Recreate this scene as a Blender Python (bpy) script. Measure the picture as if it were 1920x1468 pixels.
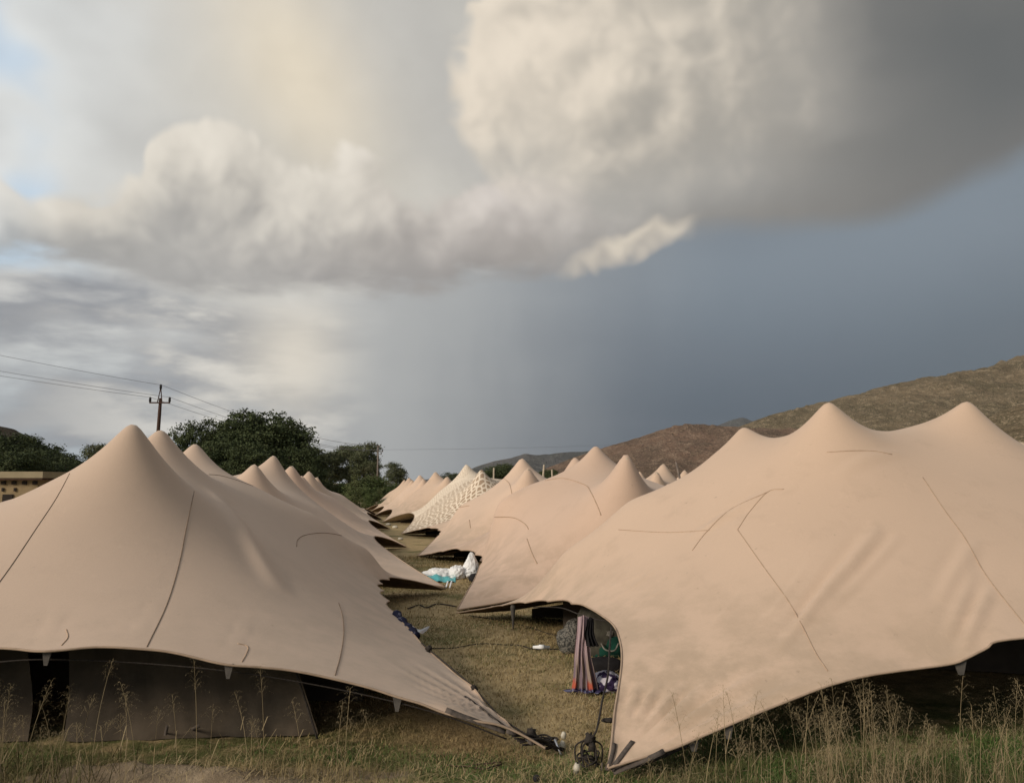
import bpy, bmesh, math, random
import numpy as np
from mathutils import Vector, Matrix
from mathutils.bvhtree import BVHTree
from mathutils.geometry import tessellate_polygon

for _o in list(bpy.data.objects):
    bpy.data.objects.remove(_o, do_unlink=True)
R = math.radians
scene = bpy.context.scene
col = scene.collection

# ------------------------------------------------------------------ camera
CAM_H = 2.2
FOC = 1450.0                       # focal length in photo pixels (photo 1920 x 1468)
PITCH = math.atan(171 / FOC)
cd = bpy.data.cameras.new('camera')
cd.sensor_width = 36.0
cd.lens = 36.0 * FOC / 1920.0
cd.clip_start = 0.05
cd.clip_end = 40000
cam = bpy.data.objects.new('camera', cd)
col.objects.link(cam)
cam.location = (0, 0, CAM_H)
cam.rotation_euler = (math.pi / 2 + PITCH, 0, 0)
scene.camera = cam

# ------------------------------------------------------------------ exposure
EXPO = 0.75
vs = scene.view_settings
vs.view_transform = 'Standard'
vs.look = 'None'
vs.exposure = EXPO
vs.gamma = 1
vs.use_curve_mapping = False
try:
    scene.cycles.use_denoising = True
    scene.cycles.max_bounces = 6
    scene.cycles.transparent_max_bounces = 12
except Exception:
    pass

# ------------------------------------------------------------------ measuring helpers (photo pixel -> world)
def ray(px, py):
    u = (px - 960) / FOC
    v = (734 - py) / FOC
    return Vector((u, math.cos(PITCH) - v * math.sin(PITCH), math.sin(PITCH) + v * math.cos(PITCH)))

def at(px, py, y):
    d = ray(px, py)
    return Vector((0, 0, CAM_H)) + d * (y / d.y)

def azel(px, py):
    d = ray(px, py).normalized()
    return math.degrees(math.atan2(d.x, d.y)), math.degrees(math.asin(d.z))

def lin(r, g, b, k=1.0):
    def f(c):
        c /= 255.0
        return (c / 12.92 if c <= 0.04045 else ((c + 0.055) / 1.055) ** 2.4) * k
    return (f(r), f(g), f(b), 1.0)

# ------------------------------------------------------------------ node expression helper
class X:
    """a float socket with arithmetic that adds Math nodes"""
    def __init__(s, nt, sock):
        s.nt, s.s = nt, sock
    def _m(s, op, b=None, c=None, clamp=False):
        n = s.nt.nodes.new('ShaderNodeMath')
        n.operation = op
        n.use_clamp = clamp
        for i, q in enumerate((s, b, c)):
            if q is None:
                continue
            if isinstance(q, X):
                s.nt.links.new(q.s, n.inputs[i])
            else:
                n.inputs[i].default_value = q
        return X(s.nt, n.outputs[0])
    def __add__(s, o): return s._m('ADD', o)
    __radd__ = __add__
    def __sub__(s, o): return s._m('SUBTRACT', o)
    def __rsub__(s, o): return (s * -1.0) + o
    def __mul__(s, o): return s._m('MULTIPLY', o)
    __rmul__ = __mul__
    def __truediv__(s, o): return s._m('DIVIDE', o)
    def mx(s, o): return s._m('MAXIMUM', o)
    def mn(s, o): return s._m('MINIMUM', o)
    def pw(s, o): return s._m('POWER', o)
    def clamp(s): return s._m('ADD', 0.0, clamp=True)
    def ab(s): return s._m('ABSOLUTE')
    def step(s, a, b, lo=0.0, hi=1.0):
        n = s.nt.nodes.new('ShaderNodeMapRange')
        n.interpolation_type = 'SMOOTHSTEP'
        s.nt.links.new(s.s, n.inputs['Value'])
        n.inputs['From Min'].default_value = a
        n.inputs['From Max'].default_value = b
        n.inputs['To Min'].default_value = lo
        n.inputs['To Max'].default_value = hi
        return X(s.nt, n.outputs['Result'])
    def gauss(s, m, w):
        q = (s - m) * (1.0 / w)
        return (q * q * -1.0)._m('EXPONENT')

def noise(nt, vec, scale, detail=6, rough=0.55, dist=0.0, dim='3D', lac=2.0):
    n = nt.nodes.new('ShaderNodeTexNoise')
    n.noise_dimensions = dim
    nt.links.new(vec, n.inputs['Vector'])
    n.inputs['Scale'].default_value = scale
    n.inputs['Detail'].default_value = detail
    n.inputs['Roughness'].default_value = rough
    n.inputs['Lacunarity'].default_value = lac
    n.inputs['Distortion'].default_value = dist
    return X(nt, n.outputs[0])

def mapping(nt, vec, loc=(0, 0, 0), scale=(1, 1, 1), rot=(0, 0, 0)):
    n = nt.nodes.new('ShaderNodeMapping')
    nt.links.new(vec, n.inputs['Vector'])
    n.inputs['Location'].default_value = loc
    n.inputs['Scale'].default_value = scale
    n.inputs['Rotation'].default_value = rot
    return n.outputs[0]

def mixc(nt, fac, a, b, mode='MIX'):
    n = nt.nodes.new('ShaderNodeMix')
    n.data_type = 'RGBA'
    n.blend_type = mode
    n.clamp_factor = True
    if isinstance(fac, X):
        nt.links.new(fac.s, n.inputs[0])
    else:
        n.inputs[0].default_value = fac
    for k, q in ((6, a), (7, b)):
        if isinstance(q, (tuple, list)):
            n.inputs[k].default_value = q
        else:
            nt.links.new(q.s if isinstance(q, X) else q, n.inputs[k])
    return n.outputs[2]

def combine(nt, x, y, z):
    n = nt.nodes.new('ShaderNodeCombineXYZ')
    for i, q in enumerate((x, y, z)):
        if isinstance(q, X):
            nt.links.new(q.s, n.inputs[i])
        else:
            n.inputs[i].default_value = q
    return n.outputs[0]

# ------------------------------------------------------------------ sky
SUN_EL, SUN_AZ = 25.0, -128.0        # degrees; azimuth clockwise from the view direction (+Y)
world = bpy.data.worlds.new('World')
scene.world = world
world.use_nodes = True
try:
    world.cycles.sampling_method = 'MANUAL'
    world.cycles.sample_map_resolution = 256
except Exception:
    pass

def build_sky():
    nt = world.node_tree
    nt.nodes.clear()
    out = nt.nodes.new('ShaderNodeOutputWorld')
    bg = nt.nodes.new('ShaderNodeBackground')
    nt.links.new(bg.outputs[0], out.inputs[0])
    tc = nt.nodes.new('ShaderNodeTexCoord')
    D = tc.outputs['Generated']
    sx = nt.nodes.new('ShaderNodeSeparateXYZ')
    nt.links.new(D, sx.inputs[0])
    x, y, z = (X(nt, sx.outputs[i]) for i in range(3))
    DEG = 180 / math.pi
    A0 = x._m('ARCTAN2', y) * DEG
    E0 = z.mn(1.0).mx(-1.0)._m('ARCSINE') * DEG

    sky = nt.nodes.new('ShaderNodeTexSky')
    sky.sky_type = 'NISHITA'
    sky.sun_disc = False
    sky.sun_elevation = R(SUN_EL)
    sky.sun_rotation = R(SUN_AZ)
    hs = nt.nodes.new('ShaderNodeVectorMath')
    hs.operation = 'SCALE'
    nt.links.new(sky.outputs[0], hs.inputs[0])
    hs.inputs['Scale'].default_value = 0.12
    blue = hs.outputs[0]

    K = 1.05 * 2 ** -EXPO
    c = lambda r, g, b: lin(r, g, b, K)
    # billow noises; the warped coordinates carry the cloud outlines
    def billow(vec, scale):
        t = None
        for k, (sc, am) in enumerate(((1.0, 0.62), (2.3, 0.38), (5.1, 0.22), (11.0, 0.10))):
            n = noise(nt, mapping(nt, vec, loc=(k * 3.1, k * 1.7, k)), scale * sc, 0, 0.5) - 0.5
            n = (n * n + 0.006)._m('SQRT') * (am * 2.2)
            t = n if t is None else t + n
        return 0.78 - t * 0.9
    def warp(vec, scale, amt):
        n = nt.nodes.new('ShaderNodeTexNoise')
        nt.links.new(vec, n.inputs['Vector'])
        n.inputs['Scale'].default_value = scale
        n.inputs['Detail'].default_value = 3
        m = nt.nodes.new('ShaderNodeVectorMath')
        m.operation = 'MULTIPLY_ADD'
        nt.links.new(n.outputs['Color'], m.inputs[0])
        m.inputs[1].default_value = (amt, amt, amt)
        nt.links.new(vec, m.inputs[2])
        return m.outputs[0]
    W = warp(D, 4.0, 0.07)
    LOFF = (-0.026, -0.008, 0.020)                               # one step towards the sun (left, up)
    WL = mapping(nt, W, loc=LOFF)
    nb = noise(nt, mapping(nt, D, scale=(1, 1, 1.5)), 4.2, 3, 0.42)                  # large lumps
    nv = noise(nt, mapping(nt, D, loc=(7, 5, 1)), 2.3, 2, 0.45)                       # broad
    st = noise(nt, mapping(nt, D, loc=(1, 2, 9), scale=(1, 1, 4.0)), 2.9, 6, 0.5)    # flat streaks near horizon
    st2 = noise(nt, mapping(nt, D, loc=(5, 2, 3), scale=(1, 1, 3.0)), 7.0, 5, 0.52)
    rs = noise(nt, mapping(nt, D, loc=(2, 6, 1), scale=(1, 1, 0.22), rot=(0, R(-8), 0)), 9.0, 4, 0.55)   # hanging rain
    bl = billow(W, 4.4)                                          # cauliflower billows
    bl2 = billow(WL, 4.4)
    rel = (bl2 - bl) * 0.75                                       # >0 on the side of a billow that faces the sun
    A = A0 + (nb - 0.5) * 10.0 + (bl - 0.4) * 6.5
    E = E0 + (nv - 0.5) * 4.0 - (bl - 0.4) * 5.5

    def curve(val, pts):
        """piecewise curve of elevation (deg) over azimuth (deg)"""
        fc = nt.nodes.new('ShaderNodeFloatCurve')
        nt.links.new(((val + 90.0) / 180.0).clamp().s, fc.inputs['Value'])
        cm = fc.mapping
        cv = cm.curves[0]
        ps = [((p + 90) / 180, q / 60) for p, q in pts]
        cv.points[0].location = ps[0]
        cv.points[1].location = ps[-1]
        for p in ps[1:-1]:
            cv.points.new(*p)
        cm.update()
        return X(nt, fc.outputs[0]) * 60.0

    # 1. low sky: pale flat streaks to the left, rain curtain to the right
    left_lo = mixc(nt, E0.step(0, 13), c(176, 186, 192), c(208, 207, 203))
    left = mixc(nt, (st * 0.80 + st2 * 0.30).step(0.46, 0.62) * 0.95, left_lo, c(140, 143, 148))
    left = mixc(nt, (st2 * 0.45 + st * 0.35 + nb * 0.25).step(0.52, 0.63) * A0.step(-38, -22) * 0.8, left, c(224, 220, 211))
    crm = A0.gauss(-15.5, 4.5) * E0.gauss(9.0, 4.5)
    left = mixc(nt, crm * 0.85, left, c(220, 212, 198))
    gap = (st * 0.55 + st2 * 0.35 + nv * 0.25).step(0.55, 0.47) * A0.step(-22, -31) * E0.step(4, 9)
    rain_lo = mixc(nt, E0.step(1, 17), c(76, 87, 98), c(126, 136, 145))
    rain_lo = mixc(nt, A0.step(18, 40) * E0.step(17, 4) * 0.8, rain_lo, c(96, 106, 113))
    rain = mixc(nt, (st * 0.4 + nv * 0.6).step(0.40, 0.60) * 0.30, rain_lo, c(112, 117, 124))
    rain = mixc(nt, (A0 - E0 * 0.25 + (st - 0.5) * 6 + (rs - 0.5) * 4).step(13, -16), rain, c(172, 173, 172))
    rain = mixc(nt, rs.step(0.45, 0.7) * E0.step(20, 8) * 0.10, rain, c(92, 99, 110))
    behind = A0.step(110, 172)                                   # the far half of the sky is plain bright cloud
    rmask = (A0 + (nv - 0.5) * 8.0 + (nb - 0.5) * 4 - E0 * 0.15).step(-18.0, -9.5) * (1.0 - behind)
    base = mixc(nt, rmask, left, rain)
    base = mixc(nt, gap * 0.9, base, mixc(nt, 0.6, blue, c(206, 224, 236)))

    # 2. the high veil and the grey deck; the deck's lower edge climbs to the right
    lo = [(-90, 12)] + [azel(*p) for p in ((0, 520), (200, 540), (420, 565), (640, 550), (860, 520), (1060, 505), (1200, 472), (1320, 436), (1500, 430), (1650, 410), (1780, 360), (1920, 300))] + [(52, 27), (90, 25)]
    edge = curve(A0 + (nv - 0.5) * 3, lo)
    rag = A0.step(8, 18, 1.0, 0.25)                              # ragged left, smooth right
    hgt = E0 - edge + ((nb - 0.5) * 4.0 - (bl - 0.4) * 4.0 + (st2 - 0.5) * 3.0) * rag    # degrees above the lower edge
    dmask = hgt.step(-0.9, 1.2)
    dk = mixc(nt, (A0 + (nv - 0.5) * 8).step(-10, 12), c(200, 197, 190), c(170, 165, 157))
    dk = mixc(nt, (A0 + E0 * 0.12 + (nv - 0.5) * 10 + (nb - 0.5) * 9).step(12, 36), dk, c(102, 104, 104))
    dk = mixc(nt, A0.step(120, 178), dk, c(176, 174, 170))
    dk = mixc(nt, (A0 * -1.0 + (nb - 0.5) * 12).step(20, 34), dk, mixc(nt, A0.step(-120, -178), c(216, 218, 217), c(176, 174, 170)))
    dk = mixc(nt, (nb * 0.7 + nv * 0.4).step(0.50, 0.64) * 0.55, dk, mixc(nt, A0.step(8, 32), c(178, 176, 172), c(112, 112, 110)))
    dk = mixc(nt, nb.step(0.48, 0.36) * A0.step(6, 14) * A0.step(30, 18) * 0.4, dk, c(164, 161, 156))
    dk = mixc(nt, nv.step(0.50, 0.36) * A0.step(24, 8) * 0.5, dk, c(204, 192, 176))
    under = hgt.step(4.5, 0.0) * A0.step(2, 12) * 0.6
    dk = mixc(nt, under, dk, c(120, 119, 117))
    # diagonal cream veil at upper left
    a, e = azel(560, 140)
    q = ((A0 - a) * 0.8 + (E0 - e) * 0.6).gauss(0, 4.5) * ((E0 - e) * 0.8 - (A0 - a) * 0.6).gauss(0, 8.5)
    dk = mixc(nt, q * 0.8, dk, c(226, 213, 190))
    gap2 = (nb * 0.5 + nv * 0.6).step(0.545, 0.47) * A0.step(-26, -34)
    dk = mixc(nt, gap2 * 0.9, dk, mixc(nt, 0.6, blue, c(206, 224, 236)))
    colr = mixc(nt, dmask, base, dk)

    # 3. a bank of cumulus on the lower edge, with lit tops and a dark flat base
    hi = [(-90, 20)] + [azel(*p) for p in ((0, 395), (150, 385), (250, 330), (330, 230), (440, 225), (520, 262), (600, 300), (700, 335), (790, 350), (860, 338), (960, 340), (1060, 362), (1150, 385), (1320, 400))] + [(25, 17), (90, 16)]
    top = curve(A0 + (nb - 0.5) * 5.0, hi)
    up = top - E0 - (bl - 0.4) * 7.0 + (nb - 0.5) * 3.0          # degrees below the billowy tops
    bmask = up.step(-0.35, 0.9) * (E0 - edge - (st2 - 0.5) * 7.0 + (nb - 0.5) * 4.0 - (bl - 0.4) * 2.5).step(-0.9, 1.3) * A0.step(12, -1)
    fr = ((E0 - edge) / (top - edge).mx(1.5)).clamp()
    body = mixc(nt, (fr + rel * 1.4 + (nb - 0.5) * 0.5).step(0.10, 0.95), mixc(nt, A0.step(-30, 0), c(172, 170, 166), c(166, 160, 155)), mixc(nt, A0.step(-16, 0), c(216, 209, 197), c(200, 192, 185)))
    body = mixc(nt, (E0 - edge - (st - 0.5) * 5.0).step(2.8, 0.0) * 0.7, body, mixc(nt, A0.step(-24, 2), c(150, 149, 148), c(144, 140, 137)))
    colr = mixc(nt, bmask * A0.step(-40, -30, 0.5, 0.95), colr, body)

    # 4. the large cumulus at upper centre: crisp and lit on the left, dissolving to the right
    def head(px, py, wa, we, lit, dim, k=1.0, hard=0.15):
        nonlocal colr
        a, e = azel(px, py)
        qa = (A - a) * (1.0 / wa)
        qe = (E - e) * (1.0 / we)
        r = (qa * qa + qe * qe)._m('SQRT')
        side = (qa * 0.65 - qe * 0.95).step(-0.45, 0.45)
        m = (r.step(1.0, 1.0 - hard) * (1.0 - side) + r.step(1.0, 0.25) * side) * k
        sh = (qa * 0.60 - qe * 0.40 - rel * 2.2).step(-0.80, 0.60)
        colr = mixc(nt, m, colr, mixc(nt, sh, lit, dim))
    head(1235, 105, 16.5, 12.5, c(226, 214, 197), c(166, 161, 152), 1.0, 0.07)
    # lit shreds hanging under the deck
    a1, e1 = azel(1185, 472)
    ra = ((A0 - a1) * 0.95 + (E0 - e1) * 0.30 + (nb - 0.5) * 4) * (1 / 5.6)
    re = ((E0 - e1) * 0.95 - (A0 - a1) * 0.30 - (bl - 0.4) * 5.0 + (nb - 0.5) * 3) * (1 / 1.5)
    sm_ = (ra * ra + re * re).step(1.1, 0.15)
    colr = mixc(nt, sm_ * 0.85, colr, mixc(nt, (rel * 4.0 + re * 0.6).step(-0.9, 0.5), c(170, 164, 156), c(216, 205, 188)))
    # billow relief over the cumulus, little in the veil, none in the rain curtain
    relk = 1.0 + rel * (bmask * 0.55 + dmask * 0.22) * (1.0 - A0.step(10, 30) * 0.6)
    vm = nt.nodes.new('ShaderNodeVectorMath')
    vm.operation = 'SCALE'
    nt.links.new(colr, vm.inputs[0])
    nt.links.new(relk.mx(0.75).mn(1.18).s, vm.inputs['Scale'])
    nt.links.new(vm.outputs[0], bg.inputs['Color'])
    bg.inputs['Strength'].default_value = 1.0

build_sky()
sd = bpy.data.lights.new('sun', 'SUN')
sd.energy = 1.5
sd.angle = R(16)
sd.color = (1.0, 0.87, 0.71)
sun = bpy.data.objects.new('sun', sd)
col.objects.link(sun)
_sv = Vector((math.sin(R(SUN_AZ)) * math.cos(R(SUN_EL)), math.cos(R(SUN_AZ)) * math.cos(R(SUN_EL)), math.sin(R(SUN_EL))))
sun.rotation_euler = _sv.to_track_quat('Z', 'Y').to_euler()
sun.location = _sv * 50

# ================================================================== mesh helpers
rng = np.random.default_rng(7)
random.seed(5)

def _hash(ix, iy, seed):
    h = (ix.astype(np.int64) * 374761393 + iy.astype(np.int64) * 668265263 + seed * 1442695041) & 0x7fffffff
    h = ((h ^ (h >> 13)) * 1274126177) & 0x7fffffff
    return ((h ^ (h >> 16)) & 0xffff) / 65535.0

def vnoise(x, y, seed=0):
    x = np.asarray(x, float); y = np.asarray(y, float)
    ix = np.floor(x).astype(np.int64); iy = np.floor(y).astype(np.int64)
    fx = x - ix; fy = y - iy
    fx = fx * fx * (3 - 2 * fx); fy = fy * fy * (3 - 2 * fy)
    a = _hash(ix, iy, seed); b = _hash(ix + 1, iy, seed)
    c = _hash(ix, iy + 1, seed); d = _hash(ix + 1, iy + 1, seed)
    return (a * (1 - fx) + b * fx) * (1 - fy) + (c * (1 - fx) + d * fx) * fy

def fbm(x, y, octv=4, seed=0, gain=0.5):
    t = 0.0; a = 0.5; s = 0.0; f = 1.0
    for k in range(octv):
        t = t + a * vnoise(np.asarray(x) * f + 13.7 * k, np.asarray(y) * f - 7.1 * k, seed + k)
        s += a; a *= gain; f *= 2.03
    return t / s

def sm(x, a, b):
    t = np.clip((x - a) / (b - a), 0, 1)
    return t * t * (3 - 2 * t)

def ground_z(x, y):
    x = np.asarray(x, float); y = np.asarray(y, float)
    z = -0.006 * np.clip(y - 20, 0, 70) - 0.0125 * np.clip(y - 90, 0, 260)
    near = np.exp(-((y - 9) / 14) ** 2) * np.exp(-(x / 14) ** 2)
    z = z + near * (0.05 * (fbm(x * 0.9, y * 0.9, 3, 3) - 0.5) + 0.03 * (fbm(x * 4, y * 4, 3, 9) - 0.5))
    # the churned strip of soil in front of the tents
    for mx, my, rx, ry, h in ((-2.9, 6.10, 0.75, 0.16, 0.10), (-2.1, 5.92, 0.55, 0.16, 0.09), (-3.2, 5.76, 0.45, 0.12, 0.07), (-1.75, 5.66, 0.6, 0.12, 0.07), (0.1, 5.75, 0.5, 0.12, 0.04)):
        g = np.exp(-(((x - mx) / rx) ** 2 + ((y - my) / ry) ** 2))
        z = z + g * h * (0.5 + 1.0 * fbm(x * 7, y * 7, 3, 21))
    return z

def gz(x, y):
    return float(ground_z(np.array([x]), np.array([y]))[0])

def ground(px, py):
    d = ray(px, py)
    t = CAM_H / -d.z if d.z < 0 else 400
    for _ in range(8):
        p = Vector((0, 0, CAM_H)) + d * t
        t = (CAM_H - (-0.006 * min(max(p.y - 20, 0), 70) - 0.0125 * min(max(p.y - 90, 0), 260))) / -d.z
    return Vector((0, 0, CAM_H)) + d * t

def mesh_obj(name, verts, faces, mat=None, parent=None, smooth=True, uv=None):
    me = bpy.data.meshes.new(name)
    me.from_pydata([tuple(v) for v in verts], [], [tuple(f) for f in faces])
    if uv is not None:
        ul = me.uv_layers.new(name='UVMap')
        li = np.empty(len(me.loops), dtype=np.int32)
        me.loops.foreach_get('vertex_index', li)
        ul.data.foreach_set('uv', np.asarray(uv, dtype=np.float32)[li].ravel())
    if smooth:
        me.polygons.foreach_set('use_smooth', [True] * len(me.polygons))
    if mat:
        me.materials.append(mat)
    me.update()
    o = bpy.data.objects.new(name, me)
    col.objects.link(o)
    if parent:
        o.parent = parent
        o.matrix_parent_inverse = parent.matrix_basis.inverted()
    return o

def grid_faces(nr, nc, close=False):
    i = np.arange(nr - 1)[:, None]; j = np.arange(nc if close else nc - 1)[None, :]
    j2 = (j + 1) % nc
    a = i * nc + j; b = i * nc + j2; c = (i + 1) * nc + j2; d = (i + 1) * nc + j
    return np.stack([a, b, c, d], -1).reshape(-1, 4).tolist()

def empty(name, loc, label, cat, group=None):
    o = bpy.data.objects.new(name, None)
    o.empty_display_size = 0.3
    col.objects.link(o)
    o.location = loc
    tag(o, label, cat, group)
    return o

def tag(o, label=None, cat=None, group=None, kind=None):
    if label: o['label'] = label
    if cat: o['category'] = cat
    if group: o['group'] = group
    if kind: o['kind'] = kind
    return o

def catmull(P, n):
    P = np.asarray([tuple(p) for p in P], float)
    Q = np.vstack([2 * P[0] - P[1], P, 2 * P[-1] - P[-2]])
    out = []
    for i in range(1, len(Q) - 2):
        t = np.linspace(0, 1, 24, endpoint=False)[:, None]
        p0, p1, p2, p3 = Q[i - 1], Q[i], Q[i + 1], Q[i + 2]
        out.append(0.5 * (2 * p1 + (p2 - p0) * t + (2 * p0 - 5 * p1 + 4 * p2 - p3) * t ** 2 + (3 * p1 - p0 - 3 * p2 + p3) * t ** 3))
    out = np.vstack(out + [P[-1:]])
    L = np.r_[0, np.cumsum(np.linalg.norm(np.diff(out, axis=0), axis=1))]
    s = np.linspace(0, L[-1], n)
    return np.stack([np.interp(s, L, out[:, k]) for k in range(3)], 1)

class MB:
    """collects geometry for ONE mesh"""
    def __init__(s): s.v = []; s.f = []
    def add(s, v, f):
        o = len(s.v)
        s.v += [tuple(p) for p in v]
        s.f += [tuple(i + o for i in q) for q in f]
        return s
    def tube(s, P, r, n=6, cap=True):
        P = [Vector(p) for p in P]
        rs = r if isinstance(r, (list, tuple, np.ndarray)) else [r] * len(P)
        V = []
        up = Vector((0, 0, 1))
        for i, p in enumerate(P):
            t = (P[min(i + 1, len(P) - 1)] - P[max(i - 1, 0)])
            t = t.normalized() if t.length > 1e-9 else Vector((0, 0, 1))
            a = t.cross(up)
            if a.length < 0.05: a = t.cross(Vector((1, 0, 0)))
            a.normalize(); b = a.cross(t)
            for k in range(n):
                q = 2 * math.pi * k / n
                V.append(p + (a * math.cos(q) + b * math.sin(q)) * rs[i])
        F = grid_faces(len(P), n, True)
        if cap:
            F += [list(range(n))[::-1], [(len(P) - 1) * n + k for k in range(n)]]
        return s.add(V, F)
    def box(s, c, d, rot=None):
        c = Vector(c)
        V = []
        for q in ((-1, -1, -1), (1, -1, -1), (1, 1, -1), (-1, 1, -1), (-1, -1, 1), (1, -1, 1), (1, 1, 1), (-1, 1, 1)):
            p = Vector((q[0] * d[0] / 2, q[1] * d[1] / 2, q[2] * d[2] / 2))
            V.append(c + (rot @ p if rot else p))
        return s.add(V, [(0, 3, 2, 1), (4, 5, 6, 7), (0, 1, 5, 4), (1, 2, 6, 5), (2, 3, 7, 6), (3, 0, 4, 7)])
    def ribbon(s, P, N, w, th=0.004):
        """flat strap along P with normals N"""
        V = []
        P = [Vector(p) for p in P]
        for i, p in enumerate(P):
            t = (P[min(i + 1, len(P) - 1)] - P[max(i - 1, 0)]).normalized()
            n = Vector(N[i]).normalized()
            a = t.cross(n).normalized() * (w / 2)
            V += [p - a, p + a, p + a + n * th, p - a + n * th]
        F = grid_faces(len(P), 4, True) + [(3, 2, 1, 0), tuple((len(P) - 1) * 4 + k for k in range(4))]
        return s.add(V, F)
    def build(s, name, mat, parent=None, smooth=True):
        return mesh_obj(name, s.v, s.f, mat, parent, smooth)

# ================================================================== materials
MATS = {}
def material(name, rough=0.85, spec=0.25):
    m = bpy.data.materials.new(name)
    m.use_nodes = True
    nt = m.node_tree
    b = nt.nodes['Principled BSDF']
    b.inputs['Roughness'].default_value = rough
    b.inputs['Specular IOR Level'].default_value = spec
    tc = nt.nodes.new('ShaderNodeTexCoord')
    MATS[name] = m
    return m, nt, b, tc

def setc(nt, b, c):
    if isinstance(c, (tuple, list)):
        b.inputs['Base Color'].default_value = c
    else:
        nt.links.new(c, b.inputs['Base Color'])

def bump(nt, b, h, strength=0.3, dist=0.02):
    n = nt.nodes.new('ShaderNodeBump')
    n.inputs['Strength'].default_value = strength
    n.inputs['Distance'].default_value = dist
    nt.links.new(h.s, n.inputs['Height'])
    nt.links.new(n.outputs[0], b.inputs['Normal'])

def simple(name, c1, c2=None, scale=6.0, rough=0.85, spec=0.25, bmp=0.0, metal=0.0):
    m, nt, b, tc = material(name, rough, spec)
    n = noise(nt, tc.outputs['Object'], scale, 5, 0.6)
    setc(nt, b, mixc(nt, n.step(0.35, 0.65), (*c1, 1), (*(c2 or [k * 0.75 for k in c1]), 1)))
    b.inputs['Metallic'].default_value = metal
    if bmp:
        bump(nt, b, n, bmp)
    return m

def sm_height(nt, P):
    n = nt.nodes.new('ShaderNodeSeparateXYZ')          # splashed mud near the lower edges
    nt.links.new(P, n.inputs[0])
    return X(nt, n.outputs[2]).step(1.5, 0.35)

def fabric(name, base, dirty, k=1.0, seed=0.0):
    m, nt, b, tc = material(name, 0.82, 0.18)
    geo = nt.nodes.new('ShaderNodeNewGeometry')
    P = mapping(nt, geo.outputs['Position'], loc=(seed * 3.7, seed * 1.9, seed))
    big = noise(nt, P, 0.35, 4, 0.5)
    blot = noise(nt, mapping(nt, P, loc=(4, 9, 1)), 2.4, 7, 0.62)
    spk = noise(nt, mapping(nt, P, loc=(1, 3, 7)), 14.0, 4, 0.6)
    c = mixc(nt, big.step(0.35, 0.68), base, tuple(q * 0.93 for q in base[:3]) + (1,))
    c = mixc(nt, blot.step(0.52, 0.74) * (0.40 * k), c, dirty)
    grain = noise(nt, P, 70.0, 3, 0.6)
    c = mixc(nt, grain.step(0.40, 0.70) * 0.22, c, tuple(q * 0.80 for q in base[:3]) + (1,))
    low = sm_height(nt, geo.outputs['Position'])
    c = mixc(nt, low * blot.step(0.36, 0.60) * (0.75 * k), c, (dirty[0] * 0.86, dirty[1] * 0.88, dirty[2] * 0.86, 1))
    spots = spk.step(0.66, 0.74) * blot.step(0.44, 0.60) * (0.55 * k)
    c = mixc(nt, spots, c, tuple(q * 0.55 for q in dirty[:3]) + (1,))
    streak = noise(nt, mapping(nt, P, loc=(2, 2, 2), scale=(1, 1, 0.35)), 9.0, 5, 0.6)
    c = mixc(nt, streak.step(0.60, 0.78) * 0.22, c, tuple(min(1, q * 1.18) for q in base[:3]) + (1,))
    setc(nt, b, c)
    wv = noise(nt, P, 160.0, 2, 0.5)
    wr = noise(nt, mapping(nt, P, scale=(1, 1, 0.6)), 3.2, 4, 0.5)
    cre = noise(nt, mapping(nt, P, scale=(1.0, 0.35, 1.0), rot=(0, 0, R(25))), 5.5, 5, 0.55, 0.4)
    cre = (cre - 0.5).ab().step(0.10, 0.0)
    bump(nt, b, wv * 0.10 + wr * 0.18 + blot * 0.30 + cre * blot.step(0.48, 0.60) * (0.14 * k), 0.40, 0.012)
    b.inputs['Sheen Weight'].default_value = 0.12
    b.inputs['Sheen Roughness'].default_value = 0.6
    # the woven underside is a brown coating
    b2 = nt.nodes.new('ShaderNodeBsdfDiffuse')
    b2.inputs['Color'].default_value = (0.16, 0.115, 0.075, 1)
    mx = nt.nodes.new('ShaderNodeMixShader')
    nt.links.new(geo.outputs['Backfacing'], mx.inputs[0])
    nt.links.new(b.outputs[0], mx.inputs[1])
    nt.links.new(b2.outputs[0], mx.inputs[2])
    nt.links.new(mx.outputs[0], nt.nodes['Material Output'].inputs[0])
    return m

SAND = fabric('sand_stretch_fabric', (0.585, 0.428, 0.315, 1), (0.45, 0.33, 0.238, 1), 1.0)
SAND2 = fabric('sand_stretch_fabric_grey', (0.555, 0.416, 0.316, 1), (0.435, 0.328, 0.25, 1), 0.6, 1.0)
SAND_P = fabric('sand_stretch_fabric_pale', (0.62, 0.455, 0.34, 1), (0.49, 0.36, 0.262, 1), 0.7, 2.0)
SAND_R = fabric('sand_stretch_fabric_rosy', (0.575, 0.415, 0.312, 1), (0.45, 0.322, 0.238, 1), 0.8, 3.0)

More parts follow.
